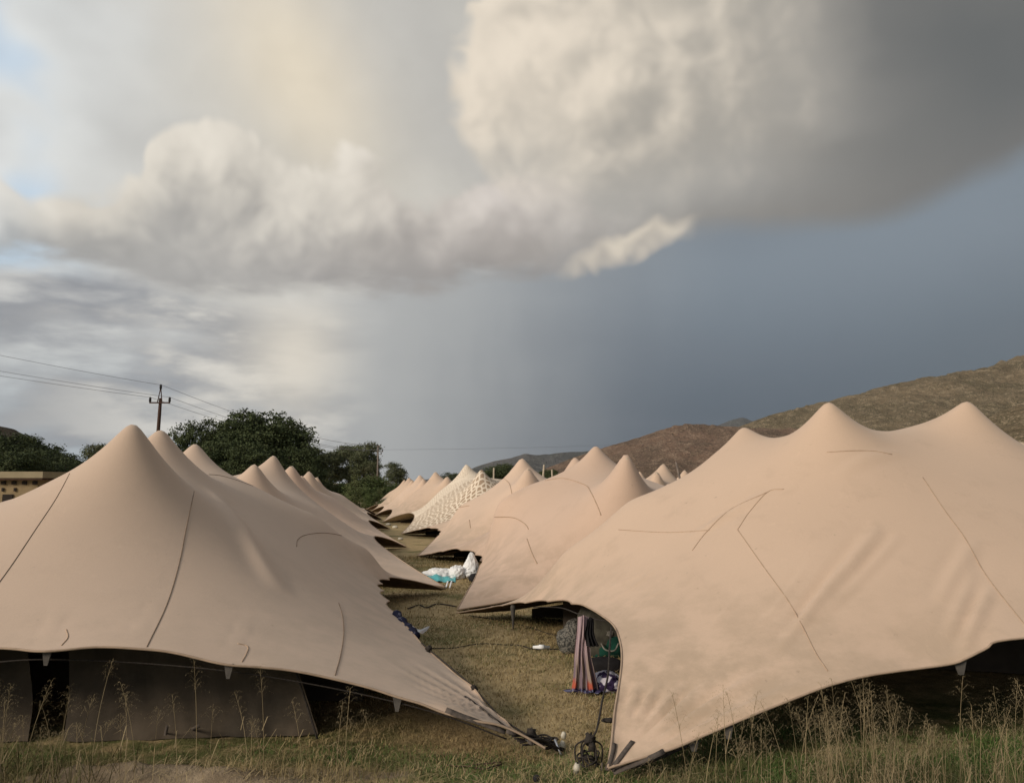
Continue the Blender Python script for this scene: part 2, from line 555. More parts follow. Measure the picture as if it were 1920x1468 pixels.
def net_fabric(name):
    m, nt, b, tc = material(name, 0.85, 0.15)
    sp = nt.nodes.new('ShaderNodeSeparateXYZ')
    nt.links.new(tc.outputs['UV'], sp.inputs[0])
    u, v = X(nt, sp.outputs[0]), X(nt, sp.outputs[1])
    def cells(scale, lo, hi, sc=(1, 1, 1)):
        n = nt.nodes.new('ShaderNodeTexVoronoi')
        n.voronoi_dimensions = '2D'
        n.feature = 'DISTANCE_TO_EDGE'
        nt.links.new(mapping(nt, tc.outputs['UV'], scale=sc), n.inputs['Vector'])
        n.inputs['Scale'].default_value = scale
        n.inputs['Randomness'].default_value = 0.85
        return X(nt, n.outputs['Distance']).step(lo, hi)
    wob = noise(nt, tc.outputs['UV'], 0.5, 3, 0.5)
    big = cells(5.2, 0.13, 0.21, (0.75, 1.15, 1))
    arcs = ((u * 0.8 + wob * 6.0 + v * 0.6)._m('SINE')).ab().step(0.15, 0.5)
    fine = cells(9.0, 0.16, 0.28, (0.8, 1.2, 1)) * (arcs * 0.5 + 0.12)
    band = (v + wob * 1.0 - u * 0.10).step(5.1, 5.3)
    k = big * (1.0 - band) + fine * band
    setc(nt, b, mixc(nt, k, (0.72, 0.62, 0.50, 1), (0.37, 0.272, 0.19, 1)))
    return m
NET = net_fabric('white_net_print_fabric')

SEAM = simple('seam_thread', (0.20, 0.145, 0.105), (0.26, 0.19, 0.14), 20)
SEAM_L = simple('seam_light', (0.47, 0.34, 0.24), (0.40, 0.285, 0.20), 20)
HEM = simple('hem_binding', (0.40, 0.295, 0.215), (0.32, 0.235, 0.17), 8)
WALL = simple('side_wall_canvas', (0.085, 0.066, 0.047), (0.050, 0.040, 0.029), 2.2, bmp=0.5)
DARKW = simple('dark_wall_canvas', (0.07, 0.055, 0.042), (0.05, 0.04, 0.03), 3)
WEB = simple('grey_webbing', (0.105, 0.085, 0.072), (0.07, 0.058, 0.05), 30, bmp=0.3)
TABM = simple('grey_tab', (0.10, 0.09, 0.08), (0.07, 0.063, 0.057), 12)
ROPE = simple('black_rope', (0.022, 0.019, 0.017), (0.045, 0.036, 0.03), 60, bmp=0.3)
POLE = simple('pole_wood', (0.50, 0.43, 0.33), (0.36, 0.30, 0.22), 12)
STEEL = simple('steel', (0.55, 0.55, 0.56), None, 20, 0.35, 0.5, 0, 0.9)
PWOOD = simple('dark_pole_timber', (0.085, 0.045, 0.032), (0.05, 0.03, 0.024), 10, bmp=0.3)
PGREY = simple('grey_pole_timber', (0.22, 0.18, 0.15), (0.14, 0.115, 0.10), 6, bmp=0.3)
BLACKM = simple('black_ceramic', (0.015, 0.013, 0.012), None, 10, 0.4)
WIREM = simple('wire_metal', (0.16, 0.16, 0.17), None, 10, 0.5)

# ================================================================== ground
def dirt_mask(x, y):
    m = 0
    for mx, my, rx, ry in ((-2.9, 6.05, 0.85, 0.20), (-2.1, 5.92, 0.70, 0.22), (-3.2, 5.76, 0.55, 0.15), (-1.75, 5.66, 0.75, 0.16), (0.1, 5.72, 0.75, 0.15), (-1.3, 6.15, 0.5, 0.12), (0.9, 5.6, 0.3, 0.12)):
        m = m + np.exp(-(((x - mx) / rx) ** 2 + ((y - my) / ry) ** 2))
    return np.clip(m * 1.25 + 0.9 * (fbm(x * 3.2, y * 6, 4, 31) - 0.5), 0, 1)

def build_ground():
    def grow(a, step, k, end):
        o = []
        while abs(a) < end:
            step *= k; a += step; o.append(a)
        return o
    ys = np.r_[np.arange(4.6, 8, 0.045), np.arange(8, 16, 0.11), np.arange(16, 72, 0.7)]
    ys = np.r_[np.array(grow(4.6, -0.12, 1.25, 400))[::-1], ys, grow(72, 1.0, 1.16, 7600)]
    xs = np.arange(-5.6, 5.6, 0.05)
    xs = np.r_[np.array(grow(-5.6, -0.08, 1.16, 8000))[::-1], xs, grow(5.6, 0.08, 1.16, 8000)]
    Xg, Yg = np.meshgrid(xs, ys)
    Z = ground_z(Xg, Yg)
    V = np.stack([Xg, Yg, Z], -1).reshape(-1, 3)
    m, nt, b, tc = material('field_soil_and_turf', 0.95, 0.1)
    geo = nt.nodes.new('ShaderNodeNewGeometry')
    P = geo.outputs['Position']
    n1 = noise(nt, P, 0.6, 5, 0.55)
    n2 = noise(nt, P, 5.0, 6, 0.6)
    n3 = noise(nt, mapping(nt, P, scale=(1.0, 0.5, 1)), 45.0, 4, 0.65)
    straw = mixc(nt, n2.step(0.35, 0.7), (0.42, 0.315, 0.170, 1), (0.29, 0.215, 0.112, 1))
    turf = mixc(nt, n3.step(0.3, 0.7), (0.115, 0.118, 0.042, 1), (0.18, 0.160, 0.070, 1))
    c = mixc(nt, n1.step(0.50, 0.68), straw, turf)
    c = mixc(nt, n3.step(0.45, 0.75) * 0.45, c, (0.33, 0.255, 0.145, 1))
    ag = nt.nodes.new('ShaderNodeAttribute')
    ag.attribute_name = 'turf'  # green turf, plus the shade painted on the ground under the near tents
    c = mixc(nt, X(nt, ag.outputs['Fac']) * n2.step(0.25, 0.6), c, mixc(nt, n3.step(0.3, 0.7), (0.060, 0.085, 0.026, 1), (0.105, 0.120, 0.042, 1)))
    at_ = nt.nodes.new('ShaderNodeAttribute')
    at_.attribute_name = 'soil'
    soil = mixc(nt, n2.step(0.3, 0.7), (0.32, 0.25, 0.17, 1), (0.205, 0.155, 0.102, 1))
    c = mixc(nt, X(nt, at_.outputs['Fac']), c, soil)
    setc(nt, b, c)
    bump(nt, b, n3 * 0.6 + n2 * 0.8, 0.9, 0.03)
    o = mesh_obj('ground', V, grid_faces(len(ys), len(xs)), m)
    a = o.data.attributes.new('soil', 'FLOAT', 'POINT')
    d = dirt_mask(Xg, Yg) * sm(Yg, 4.0, 5.2) * sm(Yg, 8.0, 6.6)
    a.data.foreach_set('value', np.clip((d - 0.35) * 2.2, 0, 1).astype(np.float32).ravel())
    g_ = o.data.attributes.new('turf', 'FLOAT', 'POINT')
    turf_and_shade = sm(Yg, 6.75, 5.95) * sm(fbm(Xg * 0.9, Yg * 2.0, 3, 88), 0.30, 0.52)
    turf_and_shade = np.maximum(turf_and_shade, 0.9 * sm(Xg, 1.0, 1.8) * sm(Yg, 9.5, 7.5))  # grass carried on under the right tent, also painting its ground dark
    turf_and_shade = np.maximum(turf_and_shade, 0.8 * sm(Xg, -0.4, -1.4) * sm(Yg, 8.2, 7.0) * sm(Yg, 6.2, 6.5))  # same dark tone painted as shade under the left tent front
    g_.data.foreach_set('value', turf_and_shade.astype(np.float32).ravel())
    tag(o, 'dry trampled field of straw turf and bare soil', None, None, 'structure')
    return o
build_ground()

# ================================================================== hills
def hill_material(name, cols, scale, rockc, greenc, bumpd):
    m, nt, b, tc = material(name, 0.95, 0.05)
    geo = nt.nodes.new('ShaderNodeNewGeometry')
    P = mapping(nt, geo.outputs['Position'], scale=(scale, scale * 0.45, scale * 1.4))
    n1 = noise(nt, P, 1.0, 6, 0.6)
    n2 = noise(nt, P, 5.0, 6, 0.65)
    n3 = noise(nt, P, 16.0, 5, 0.7)
    n4 = noise(nt, P, 40.0, 3, 0.7)
    c = mixc(nt, n1.step(0.40, 0.60), cols[0], cols[1])
    c = mixc(nt, (n2 * 0.6 + n1 * 0.4).step(0.46, 0.58) * 0.85, c, greenc)
    c = mixc(nt, (n3 * 0.6 + n4 * 0.4).step(0.50, 0.60) * 0.85, c, tuple(q * 0.45 for q in greenc[:3]) + (1,))
    c = mixc(nt, (n4 * 0.5 + n2 * 0.5).step(0.515, 0.585) * 0.9, c, rockc)
    setc(nt, b, c)
    bump(nt, b, n2 * 1.2 + n3 * 0.8 + n4 * 0.3, 1.0, bumpd * 2)
    return m

def ridge(name, pts, D, foot, depth_back, mat, rough, seed, nc=260, nr=70, label=None, side=0.0):
    """pts: (photo x, photo y) of the skyline at distance D; slopes run down towards the camera and away"""
    px = np.array([p[0] for p in pts], float); py = np.array([p[1] for p in pts], float)
    xs = np.linspace(px[0], px[-1], nc)
    yy = np.interp(xs, px, py)
    k = np.ones(5) / 5
    yy[2:-2] = np.convolve(yy, k, 'same')[2:-2]
    top = np.array([tuple(at(a, b_, D)) for a, b_ in zip(xs, yy)])
    base = -6.0
    T = np.linspace(0, 1.45, nr)
    V = np.zeros((nr, nc, 3))
    for i, t in enumerate(T):
        if t <= 1:
            y = foot + (D - foot) * t
            hf = t ** 1.25 * 0.8 + 0.2 * t ** 3
        else:
            y = D + depth_back * (t - 1) / 0.45
            hf = 1 - ((t - 1) / 0.45) ** 1.3
        x = top[:, 0] * (0.55 + 0.45 * y / D)
        z = base + (top[:, 2] - base) * hf
        g = fbm(x / (D * 0.030), np.full(nc, y) / (D * 0.05) + t * 0.5, 7, seed, 0.6)
        rg = 1 - np.abs(2 * fbm(x / (D * 0.06) + 0.5 * t, np.full(nc, y) / (D * 0.13), 5, seed + 5, 0.55) - 1)
        amp = rough * (top[:, 2] - base) * min(1.0, 4 * t * max(0.0, 1.45 - t))
        w = 0.35 if abs(t - 1) < 0.03 else 1.0
        z = z + amp * w * ((g - 0.5) * 1.1 + (rg - 0.75) * 1.1)
        V[i] = np.stack([x, np.full(nc, y) + (g - 0.5) * (D - foot) * 0.05, z], 1)
    o = mesh_obj(name, V.reshape(-1, 3), grid_faces(nr, nc), mat)
    tag(o, label, None, None, 'structure')
    return o

HB = hill_material('hill_brown', ((0.323, 0.209, 0.143, 1), (0.235, 0.160, 0.114, 1)), 0.010, (0.529, 0.371, 0.268, 1), (0.186, 0.136, 0.087, 1), 10.0)
HG = hill_material('hill_olive', ((0.311, 0.236, 0.143, 1), (0.226, 0.174, 0.104, 1)), 0.009, (0.566, 0.435, 0.292, 1), (0.173, 0.145, 0.078, 1), 10.0)
HF = hill_material('hill_far', ((0.132, 0.125, 0.119, 1), (0.099, 0.099, 0.099, 1)), 0.004, (0.211, 0.198, 0.185, 1), (0.079, 0.085, 0.073, 1), 10.0)
HL = hill_material('hill_left', ((0.10, 0.078, 0.055, 1), (0.07, 0.056, 0.040, 1)), 0.05, (0.16, 0.13, 0.105, 1), (0.035, 0.038, 0.02, 1), 1.5)

ridge('mountain', [(760, 906), (830, 893), (865, 886), (900, 872), (930, 863), (960, 858), (985, 851), (1010, 853), (1050, 849), (1090, 846), (1130, 842), (1200, 838), (1300, 845)], 4200, 2500, 1200, HF, 0.16, 11, label='far grey mountain ridge at the centre of the skyline')
ridge('mountain', [(1300, 815), (1345, 797), (1365, 790), (1392, 782), (1412, 790), (1440, 800), (1480, 820)], 7000, 5200, 1500, HF, 0.10, 17, 80, 30, label='small blue far peak between the two brown hills')
ridge('mountain', [(1020, 880), (1070, 860), (1110, 847), (1150, 834), (1190, 822), (1230, 810), (1262, 801), (1290, 797), (1330, 798), (1370, 800), (1420, 803), (1480, 806), (1560, 815), (1700, 840), (1800, 870)], 1900, 700, 700, HB, 0.20, 23, label='reddish brown rocky hill behind the right tents')
ridge('mountain', [(1250, 850), (1330, 822), (1395, 798), (1430, 784), (1470, 771), (1510, 760), (1550, 752), (1600, 741), (1640, 731), (1680, 721), (1740, 709), (1800, 697), (1850, 683), (1900, 671), (1940, 662), (2050, 640), (2300, 610), (2600, 640), (3000, 760)], 2500, 900, 900, HG, 0.17, 31, 420, 90, label='olive scrub mountain rising to the right edge')
ridge('mountain', [(1600, 875), (1750, 830), (1820, 795), (1870, 775), (1930, 752), (2050, 735), (2300, 740), (2700, 800), (3000, 880)], 1100, 350, 500, HG, 0.18, 37, 260, 60, label='near olive foothill with pale rocks at right edge')
ridge('hill', [(-900, 800), (-500, 770), (-250, 775), (-60, 790), (0, 799), (30, 806), (60, 822), (100, 846), (140, 862), (200, 890), (260, 912)], 330, 150, 120, HL, 0.10, 41, 220, 60, label='dark wooded hill at the left edge')

# ================================================================== stretch tents
class Canopy:
    """a stretched sheet over poles: plan outline from four edge curves, height by multiquadric interpolation of edges and poles"""
    def __init__(s, front, back, alley, outer, peaks, ctrl=(), nu=80, nv=70, scallop=0.0, nsc=18, tip=0.13, spike=0.72, fall=0.50):
        F = catmull(front, nu + 1); B = catmull(back, nu + 1)
        Aa = catmull(alley, nv + 1); O = catmull(outer, nv + 1)
        if scallop:
            t = np.linspace(0, 1, nv + 1)
            w = sm(t, 0.34, 0.5) * sm(t, 0.93, 0.80)
            ph = np.abs(np.sin(np.pi * (nsc * t + 0.35 * np.sin(5 * t)))) ** 0.8
            d = np.gradient(Aa, axis=0); d[:, 2] = 0
            d /= np.linalg.norm(d, axis=1)[:, None] + 1e-9
            nrm = np.stack([-d[:, 1], d[:, 0], 0 * t], 1)
            c = (F[-1] - F[0])[:2]
            if np.dot(nrm[nv // 2, :2], c) < 0: nrm = -nrm
            Aa = Aa + nrm * (scallop * ph * w)[:, None]
            Aa[:, 2] += 0.35 * scallop * ph * w
        u = np.linspace(0, 1, nu + 1)[None, :, None]; v = np.linspace(0, 1, nv + 1)[:, None, None]
        C = (1 - v) * F[None] + v * B[None] + (1 - u) * Aa[:, None] + u * O[:, None] \
            - ((1 - u) * (1 - v) * F[0] + u * (1 - v) * F[-1] + (1 - u) * v * B[0] + u * v * B[-1])
        bd = []
        for E in (F, B, Aa, O):
            L = np.r_[0, np.cumsum(np.linalg.norm(np.diff(E, axis=0), axis=1))]
            q = np.linspace(0, L[-1], max(6, int(L[-1] / 0.42)))
            bd.append(np.stack([np.interp(q, L, E[:, k]) for k in range(3)], 1))
        bd = np.vstack(bd)
        key = np.unique(np.round(bd[:, :2] / 0.12).astype(int), axis=0, return_index=True)[1]
        bd = bd[key]
        pk = np.array([tuple(p) for p in peaks], float)
        ct = np.array([tuple(p) for p in ctrl], float).reshape(-1, 3)
        def horn(x, y, skip=-1):            # the cloth drawn up over each pole head
            t = 0.0
            for i, p in enumerate(pk):
                if i == skip: continue
                r2 = (x - p[0]) ** 2 + (y - p[1]) ** 2
                t = t + spike * np.exp(-(np.sqrt(r2 + 0.008) - 0.089) / fall)
            return t
        pz = [p[2] - spike - horn(p[0], p[1], i) for i, p in enumerate(pk)]
        for p in ct: p[2] -= horn(p[0], p[1])
        pk[:, 2] = pz
        N = np.vstack([bd, pk, ct])
        cc = np.full(len(bd) + len(pk) + len(ct), tip)
        d2 = ((N[:, None, :2] - N[None, :, :2]) ** 2).sum(-1)
        M = np.sqrt(d2 + cc[None, :] ** 2)
        n = len(N)
        K = np.zeros((n + 3, n + 3))
        K[:n, :n] = M
        Pm = np.c_[np.ones(n), N[:, :2]]
        K[:n, n:] = Pm; K[n:, :n] = Pm.T
        w = np.linalg.solve(K + np.diag(np.r_[np.full(n, 1e-7), np.zeros(3)]), np.r_[N[:, 2], 0, 0, 0])
        s.N, s.cc, s.w, s.n = N, cc, w, n
        s.C = C
        xy = C[..., :2].reshape(-1, 2)
        z = np.zeros(len(xy))
        for a in range(0, len(xy), 4000):
            q = xy[a:a + 4000]
            z[a:a + 4000] = np.sqrt(((q[:, None] - N[None, :, :2]) ** 2).sum(-1) + cc[None] ** 2) @ w[:n] + np.c_[np.ones(len(q)), q] @ w[n:]
        z += horn(xy[:, 0], xy[:, 1])
        z = z.reshape(C.shape[:2])
        bz = C[..., 2].copy()
        C[..., 2] = z
        for sl in ((0, slice(None)), (-1, slice(None)), (slice(None), 0), (slice(None), -1)):
            C[sl][..., 2] = bz[sl]
        C[..., 2] = np.maximum(C[..., 2], 0.03 + ground_z(C[..., 0], C[..., 1]))
        s.nu, s.nv = nu, nv
        s.peaks = peaks
    def bvh(s):
        V = s.C.reshape(-1, 3).tolist()
        return BVHTree.FromPolygons(V, grid_faces(s.nv + 1, s.nu + 1))
    def cast(s, px, py, tree=None):
        tree = tree or s.bvh()
        h = tree.ray_cast(Vector((0, 0, CAM_H)), ray(px, py).normalized())
        return (h[0], h[1] if h[1].z > 0 else -h[1]) if h[0] is not None else (None, None)
    def folds(s, lines, tree):
        """soft creases along plan lines: (pixel a, pixel b, half width, height)"""
        Xg, Yg = s.C[..., 0], s.C[..., 1]
        edge = np.zeros(Xg.shape)
        for a, b, w, h in lines:
            p, _ = s.cast(*a, tree); q, _ = s.cast(*b, tree)
            if p is None or q is None: continue
            d = np.array([q.x - p.x, q.y - p.y]); L = np.linalg.norm(d); d /= L
            t = ((Xg - p.x) * d[0] + (Yg - p.y) * d[1]) / L
            e = (Xg - p.x) * -d[1] + (Yg - p.y) * d[0]
            k = np.clip(1 - (2 * t - 1) ** 2, 0, 1) ** 0.8
            edge += h * k * (np.exp(-(e / w) ** 2) - 0.5 * np.exp(-((e - 1.6 * w) / w) ** 2) - 0.35 * np.exp(-((e + 1.6 * w) / w) ** 2))
        s.C[..., 2] += edge
    def fan(s, corner, n, amp, r0, r1, ph=0.0):
        c = s.C[corner]
        dx, dy = s.C[..., 0] - c[0], s.C[..., 1] - c[1]
        r = np.hypot(dx, dy); th = np.arctan2(dy, dx)
        wob = 1 + 0.5 * np.sin(3.1 * th + 1.3)
        k = sm(r, 0.05, r0) * sm(r, r1 * wob.clip(0.7, 1.4), r0)
        s.C[..., 2] += amp * k * (np.sin(n * th + ph) + 0.5 * np.sin(n * 1.7 * th + 2 + ph)) * np.clip(r, 0, r0) / r0

def tent(label, cv, mat, loc, poles=True, hem_r=0.010, seams=(), light_seams=(), walls=('back',), seam_r=0.005, group='sand stretch tents', zb=None):
    C = cv.C
    root = empty('stretch_tent', loc, label, 'tent', group)
    uv = np.zeros((C.shape[0] * C.shape[1], 2))
    L = np.linalg.norm(C[0, -1, :2] - C[0, 0, :2]); W = np.linalg.norm(C[-1, 0, :2] - C[0, 0, :2])
    u, v = np.meshgrid(np.linspace(0, L, cv.nu + 1), np.linspace(0, W, cv.nv + 1))
    uv[:, 0] = u.ravel(); uv[:, 1] = v.ravel()
    Fc = grid_faces(cv.nv + 1, cv.nu + 1)
    V = C.reshape(-1, 3)
    a, b, c_ = (Vector(V[k]) for k in Fc[len(Fc) // 2][:3])
    if (b - a).cross(c_ - a).z < 0:
        Fc = [f[::-1] for f in Fc]
    can = mesh_obj('canopy', V, Fc, mat, root, True, uv)
    st = 1 if cv.nu > 150 else 1
    loop = np.vstack([C[0, :], C[1:, -1], C[-1, ::-1][1:], C[::-1, 0][1:]])[::st]
    MB().tube(loop, hem_r, 5, False).build('hem', HEM, root)
    for p in cv.peaks:
        g = gz(p[0], p[1])
        zz = p[2] - 0.05
        MB().tube([(p[0], p[1], g), (p[0], p[1], g + (zz - g) * 0.6), (p[0], p[1], zz)], [0.045, 0.042, 0.036], 8).build('pole', POLE, root)
    tree = cv.bvh()
    for lst, m_ in ((seams, SEAM), (light_seams, SEAM_L)):
        for line in lst:
            runs = [[]]
            ln = catmull([(x, y, 0) for x, y in line], max(8, int(6 * len(line))))
            for x, y, _ in ln:
                p, n = cv.cast(x, y, tree)
                if p is None: continue
                if runs[-1] and (p - runs[-1][-1]).length > 0.9:
                    runs.append([])
                runs[-1].append(p + n * (seam_r * 0.3))
            pts = max(runs, key=len)
            if len(pts) > 3:
                MB().tube(pts, seam_r, 5).build('seam', m_, can)
    for w in walls:  # walls added at these edges to block light and keep the interior dark
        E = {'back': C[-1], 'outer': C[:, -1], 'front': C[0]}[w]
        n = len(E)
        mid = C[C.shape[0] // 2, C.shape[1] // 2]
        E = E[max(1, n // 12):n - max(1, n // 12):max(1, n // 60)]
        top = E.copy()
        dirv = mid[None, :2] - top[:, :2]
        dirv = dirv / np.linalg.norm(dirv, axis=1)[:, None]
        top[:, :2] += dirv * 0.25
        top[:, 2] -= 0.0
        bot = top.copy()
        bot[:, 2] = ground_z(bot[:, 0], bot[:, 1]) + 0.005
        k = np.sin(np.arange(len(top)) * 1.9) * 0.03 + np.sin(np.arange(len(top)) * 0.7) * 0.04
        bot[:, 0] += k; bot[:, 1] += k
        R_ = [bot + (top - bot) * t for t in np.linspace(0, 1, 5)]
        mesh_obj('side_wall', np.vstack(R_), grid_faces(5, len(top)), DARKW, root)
    return root, can, tree

VDIR = Vector((-0.205, 0.979, 0))
def edge_pts(lst):
    out = []
    for px, py, y in lst:
        p = at(px, py, y)
        p.z = max(p.z, gz(p.x, p.y) + 0.035)
        out.append(p)
    return out

def side_curves(CF, CB, s, W, zmid=0.95, conc=0.7, vdir=VDIR):
    """front, back and outer edges of a tent whose alley corners are CF, CB; s=+1 right row, -1 left row"""
    n = Vector((vdir.y, -vdir.x, 0)) * s
    def row(c0, sgn):
        o = []
        for t, q, z in ((0, 0, 0.04), (0.1, 0.30, 0.16), (0.24, 0.75, 0.46), (0.45, 1.0, 0.9), (0.7, 0.85, 0.92), (0.9, 0.3, 0.4), (1, 0, 0.05)):
            p = c0 + n * (W * t) + vdir * (sgn * conc * q)
            p.z = gz(p.x, p.y) + max(0.035, z * zmid)
            o.append(p)
        return o
    f, b = row(CF, 1), row(CB, -1)
    O = []
    for t, q, z in ((0, 0, 0), (0.2, 0.6, 0.5), (0.5, 1, 1), (0.8, 0.6, 0.5), (1, 0, 0)):
        p = f[-1].lerp(b[-1], t) - n * (1.0 * q)
        p.z = gz(p.x, p.y) + max(0.035, z * zmid)
        O.append(p)
    return f, b, O

def alley_curve(CF, CB, s, inset=1.0, zk=1.0, vdir=VDIR):
    n = Vector((vdir.y, -vdir.x, 0)) * s
    o = []
    for t, q, z in ((0, 0, 0.04), (0.15, 0.35, 0.2), (0.35, 0.75, 0.40), (0.58, 1.0, 0.55), (0.78, 0.95, 0.56), (0.92, 0.5, 0.35), (1, 0, 0.04)):
        p = CF.lerp(CB, t) + n * (inset * q)
        p.z = gz(p.x, p.y) + max(0.035, z * zk)
        o.append(p)
    return o

# ---- nearest tent on the left
fr = edge_pts([(1022, 1402, 6.42), (966, 1371, 6.45), (900, 1350, 6.45), (832, 1330, 6.45), (753, 1309, 6.5), (680, 1286, 6.5), (565, 1260, 6.45), (490, 1251, 6.38), (419, 1245, 6.3), (328, 1224, 6.3), (270, 1217, 6.28), (182, 1213, 6.25), (80, 1221, 6.15), (-20, 1215, 6.2), (-300, 1225, 6.1), (-640, 1240, 6.0)]) + [Vector((-8.6, 6.1, 0.85)), Vector((-11.2, 5.9, 0.5)), Vector((-13.2, 5.4, 0.05))]
al = edge_pts([(1022, 1402, 6.42), (957, 1362, 6.75), (881, 1288, 7.6), (805, 1221, 8.9), (782, 1197, 9.4), (745, 1150, 10.6), (727, 1120, 11.6), (719, 1102, 12.6), (722, 1091, 13.5), (745, 1086, 14.4), (790, 1091, 15.2), (835, 1105, 15.85)])
CB = al[-1]
_, bk, _ = side_curves(fr[0], CB, -1, 13, 1.0, 0.6, Vector((-0.05, 0.9987, 0)))
ou = [fr[-1], fr[-1].lerp(bk[-1], 0.25) + Vector((0.7, 0, 0.6)), fr[-1].lerp(bk[-1], 0.5) + Vector((1.0, 0, 1.0)), fr[-1].lerp(bk[-1], 0.75) + Vector((0.7, 0, 0.6)), bk[-1]]
L1P = [at(250, 795, 9.0), at(302, 806, 11.0), at(366, 833, 13.2), Vector((-10.6, 9.2, 2.5)), Vector((-11.4, 12.4, 2.4))]
cL1 = Canopy(fr, bk, al, ou, L1P, [at(15, 940, 9.2), at(10, 950, 10.6), at(60, 926, 10.8), at(132, 886, 9.3), Vector((-8.3, 12.3, 1.75)), at(594, 968, 13.6), at(480, 915, 13.3), at(690, 1032, 14.2)], 230, 190, 0.10, 13, 0.15)
cL1.folds([((400, 920), (530, 1110), 0.13, 0.055), ((250, 1195), (300, 1120), 0.03, 0.008), ((430, 1235), (470, 1150), 0.03, 0.010), ((85, 1212), (110, 1130), 0.03, 0.010)], cL1.bvh())
cL1.fan((0, 0), 46, 0.024, 0.75, 1.5)
cL1.fan((-1, 0), 30, 0.012, 0.8, 1.5)
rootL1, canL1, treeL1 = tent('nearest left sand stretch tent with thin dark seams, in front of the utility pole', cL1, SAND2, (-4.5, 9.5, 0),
    seams=[[(135, 880), (105, 935), (65, 995), (25, 1055), (-6, 1098)], [(369, 893), (362, 930), (350, 985), (335, 1060), (312, 1135), (275, 1213)], [(369, 893), (385, 890), (410, 891), (440, 899), (474, 911)],
           [(556, 1025), (558, 1012), (572, 1003), (605, 999), (640, 1004), (668, 1016)], [(635, 1130), (642, 1155), (644, 1190), (638, 1230), (628, 1266)]],
    light_seams=[[(124, 1180), (127, 1195), (115, 1210)], [(445, 1206), (464, 1212), (462, 1225), (453, 1241)]], walls=('back', 'outer'))

# ---- nearest tent on the right
fr = edge_pts([(1140, 1440, 5.98), (1232, 1410, 6.03), (1313, 1375, 6.1), (1399, 1339, 6.15), (1484, 1309, 6.2), (1561, 1283, 6.25), (1642, 1264, 6.3), (1775, 1246, 6.35), (1808, 1236, 6.36), (1847, 1217, 6.4), (1920, 1196, 6.45)]) + [Vector((6.2, 6.6, 1.02)), Vector((8.6, 6.4, 0.85)), Vector((10.6, 6.0, 0.45)), Vector((12.2, 5.6, 0.05))]
al = edge_pts([(1140, 1440, 5.98), (1147, 1390, 6.2), (1152, 1340, 6.5), (1160, 1290, 6.8), (1166, 1235, 7.2), (1162, 1200, 7.6), (1150, 1172, 8.0), (1125, 1152, 8.5), (1100, 1140, 8.9), (1040, 1128, 10.1), (960, 1133, 11.7), (900, 1142, 12.6), (855, 1149, 13.05)])
CB = al[-1]
_, bk, _ = side_curves(fr[0], CB, 1, 12.0, 1.0, 0.8)
ou = [fr[-1], fr[-1].lerp(bk[-1], 0.25) + Vector((-0.7, 0, 0.6)), fr[-1].lerp(bk[-1], 0.5) + Vector((-1.0, 0, 1.0)), fr[-1].lerp(bk[-1], 0.75) + Vector((-0.7, 0, 0.6)), bk[-1]]
R1P = [at(1393, 803, 11.3), at(1553, 755, 9.7), at(1815, 753, 10.2), Vector((10.0, 11.2, 3.0))]
cR1 = Canopy(fr, bk, al, ou, R1P, [at(1252, 912, 11.3), at(1180, 940, 11.3), at(1060, 1034, 11.5), at(1335, 856, 11.3), at(1452, 822, 10.5), at(1690, 812, 9.9), at(1690, 818, 11.4)], 240, 180, 0.06, 10, 0.12)
tr = cR1.bvh()
cR1.folds([((1290, 1010), (1440, 920), 0.07, 0.035), ((1495, 1180), (1650, 985), 0.075, 0.055), ((1455, 1222), (1580, 1060), 0.05, 0.028), ((1530, 1165), (1690, 1000), 0.05, 0.03), ((1420, 1180), (1520, 1050), 0.035, 0.012),
           ((1800, 1232), (1858, 1100), 0.045, 0.036), ((1840, 1222), (1880, 1120), 0.035, 0.030), ((1775, 1200), (1830, 1060), 0.05, 0.022), ((1885, 1200), (1930, 1110), 0.035, 0.03), ((1760, 1130), (1830, 1010), 0.07, 0.028), ((1330, 1180), (1400, 1100), 0.03, 0.010),
           ((1150, 1125), (1250, 1050), 0.035, 0.016), ((1110, 1118), (1215, 1070), 0.03, 0.013), ((1165, 1150), (1260, 1090), 0.03, 0.012), ((1560, 900), (1700, 850), 0.06, 0.02)], tr)
cR1.fan((0, 0), 34, 0.026, 0.7, 1.35)
cR1.fan((-1, 0), 30, 0.012, 0.8, 1.5)
rootR1, canR1, treeR1 = tent('nearest right sand stretch tent with wrinkled front slope and three peaks against the mountain', cR1, SAND, (4.5, 9.5, 0),
    seams=[], light_seams=[[(1383, 993), (1430, 1060), (1480, 1130), (1510, 1185), (1530, 1225), (1552, 1258)], [(1730, 895), (1770, 955), (1810, 1010), (1850, 1080), (1925, 1176)], [(1383, 993), (1405, 960), (1440, 922), (1470, 917)],
           [(1298, 1032), (1325, 997), (1370, 955), (1440, 922)], [(1160, 993), (1250, 998), (1330, 994)], [(1550, 848), (1600, 845), (1640, 846), (1672, 852)]], walls=('back', 'outer'))

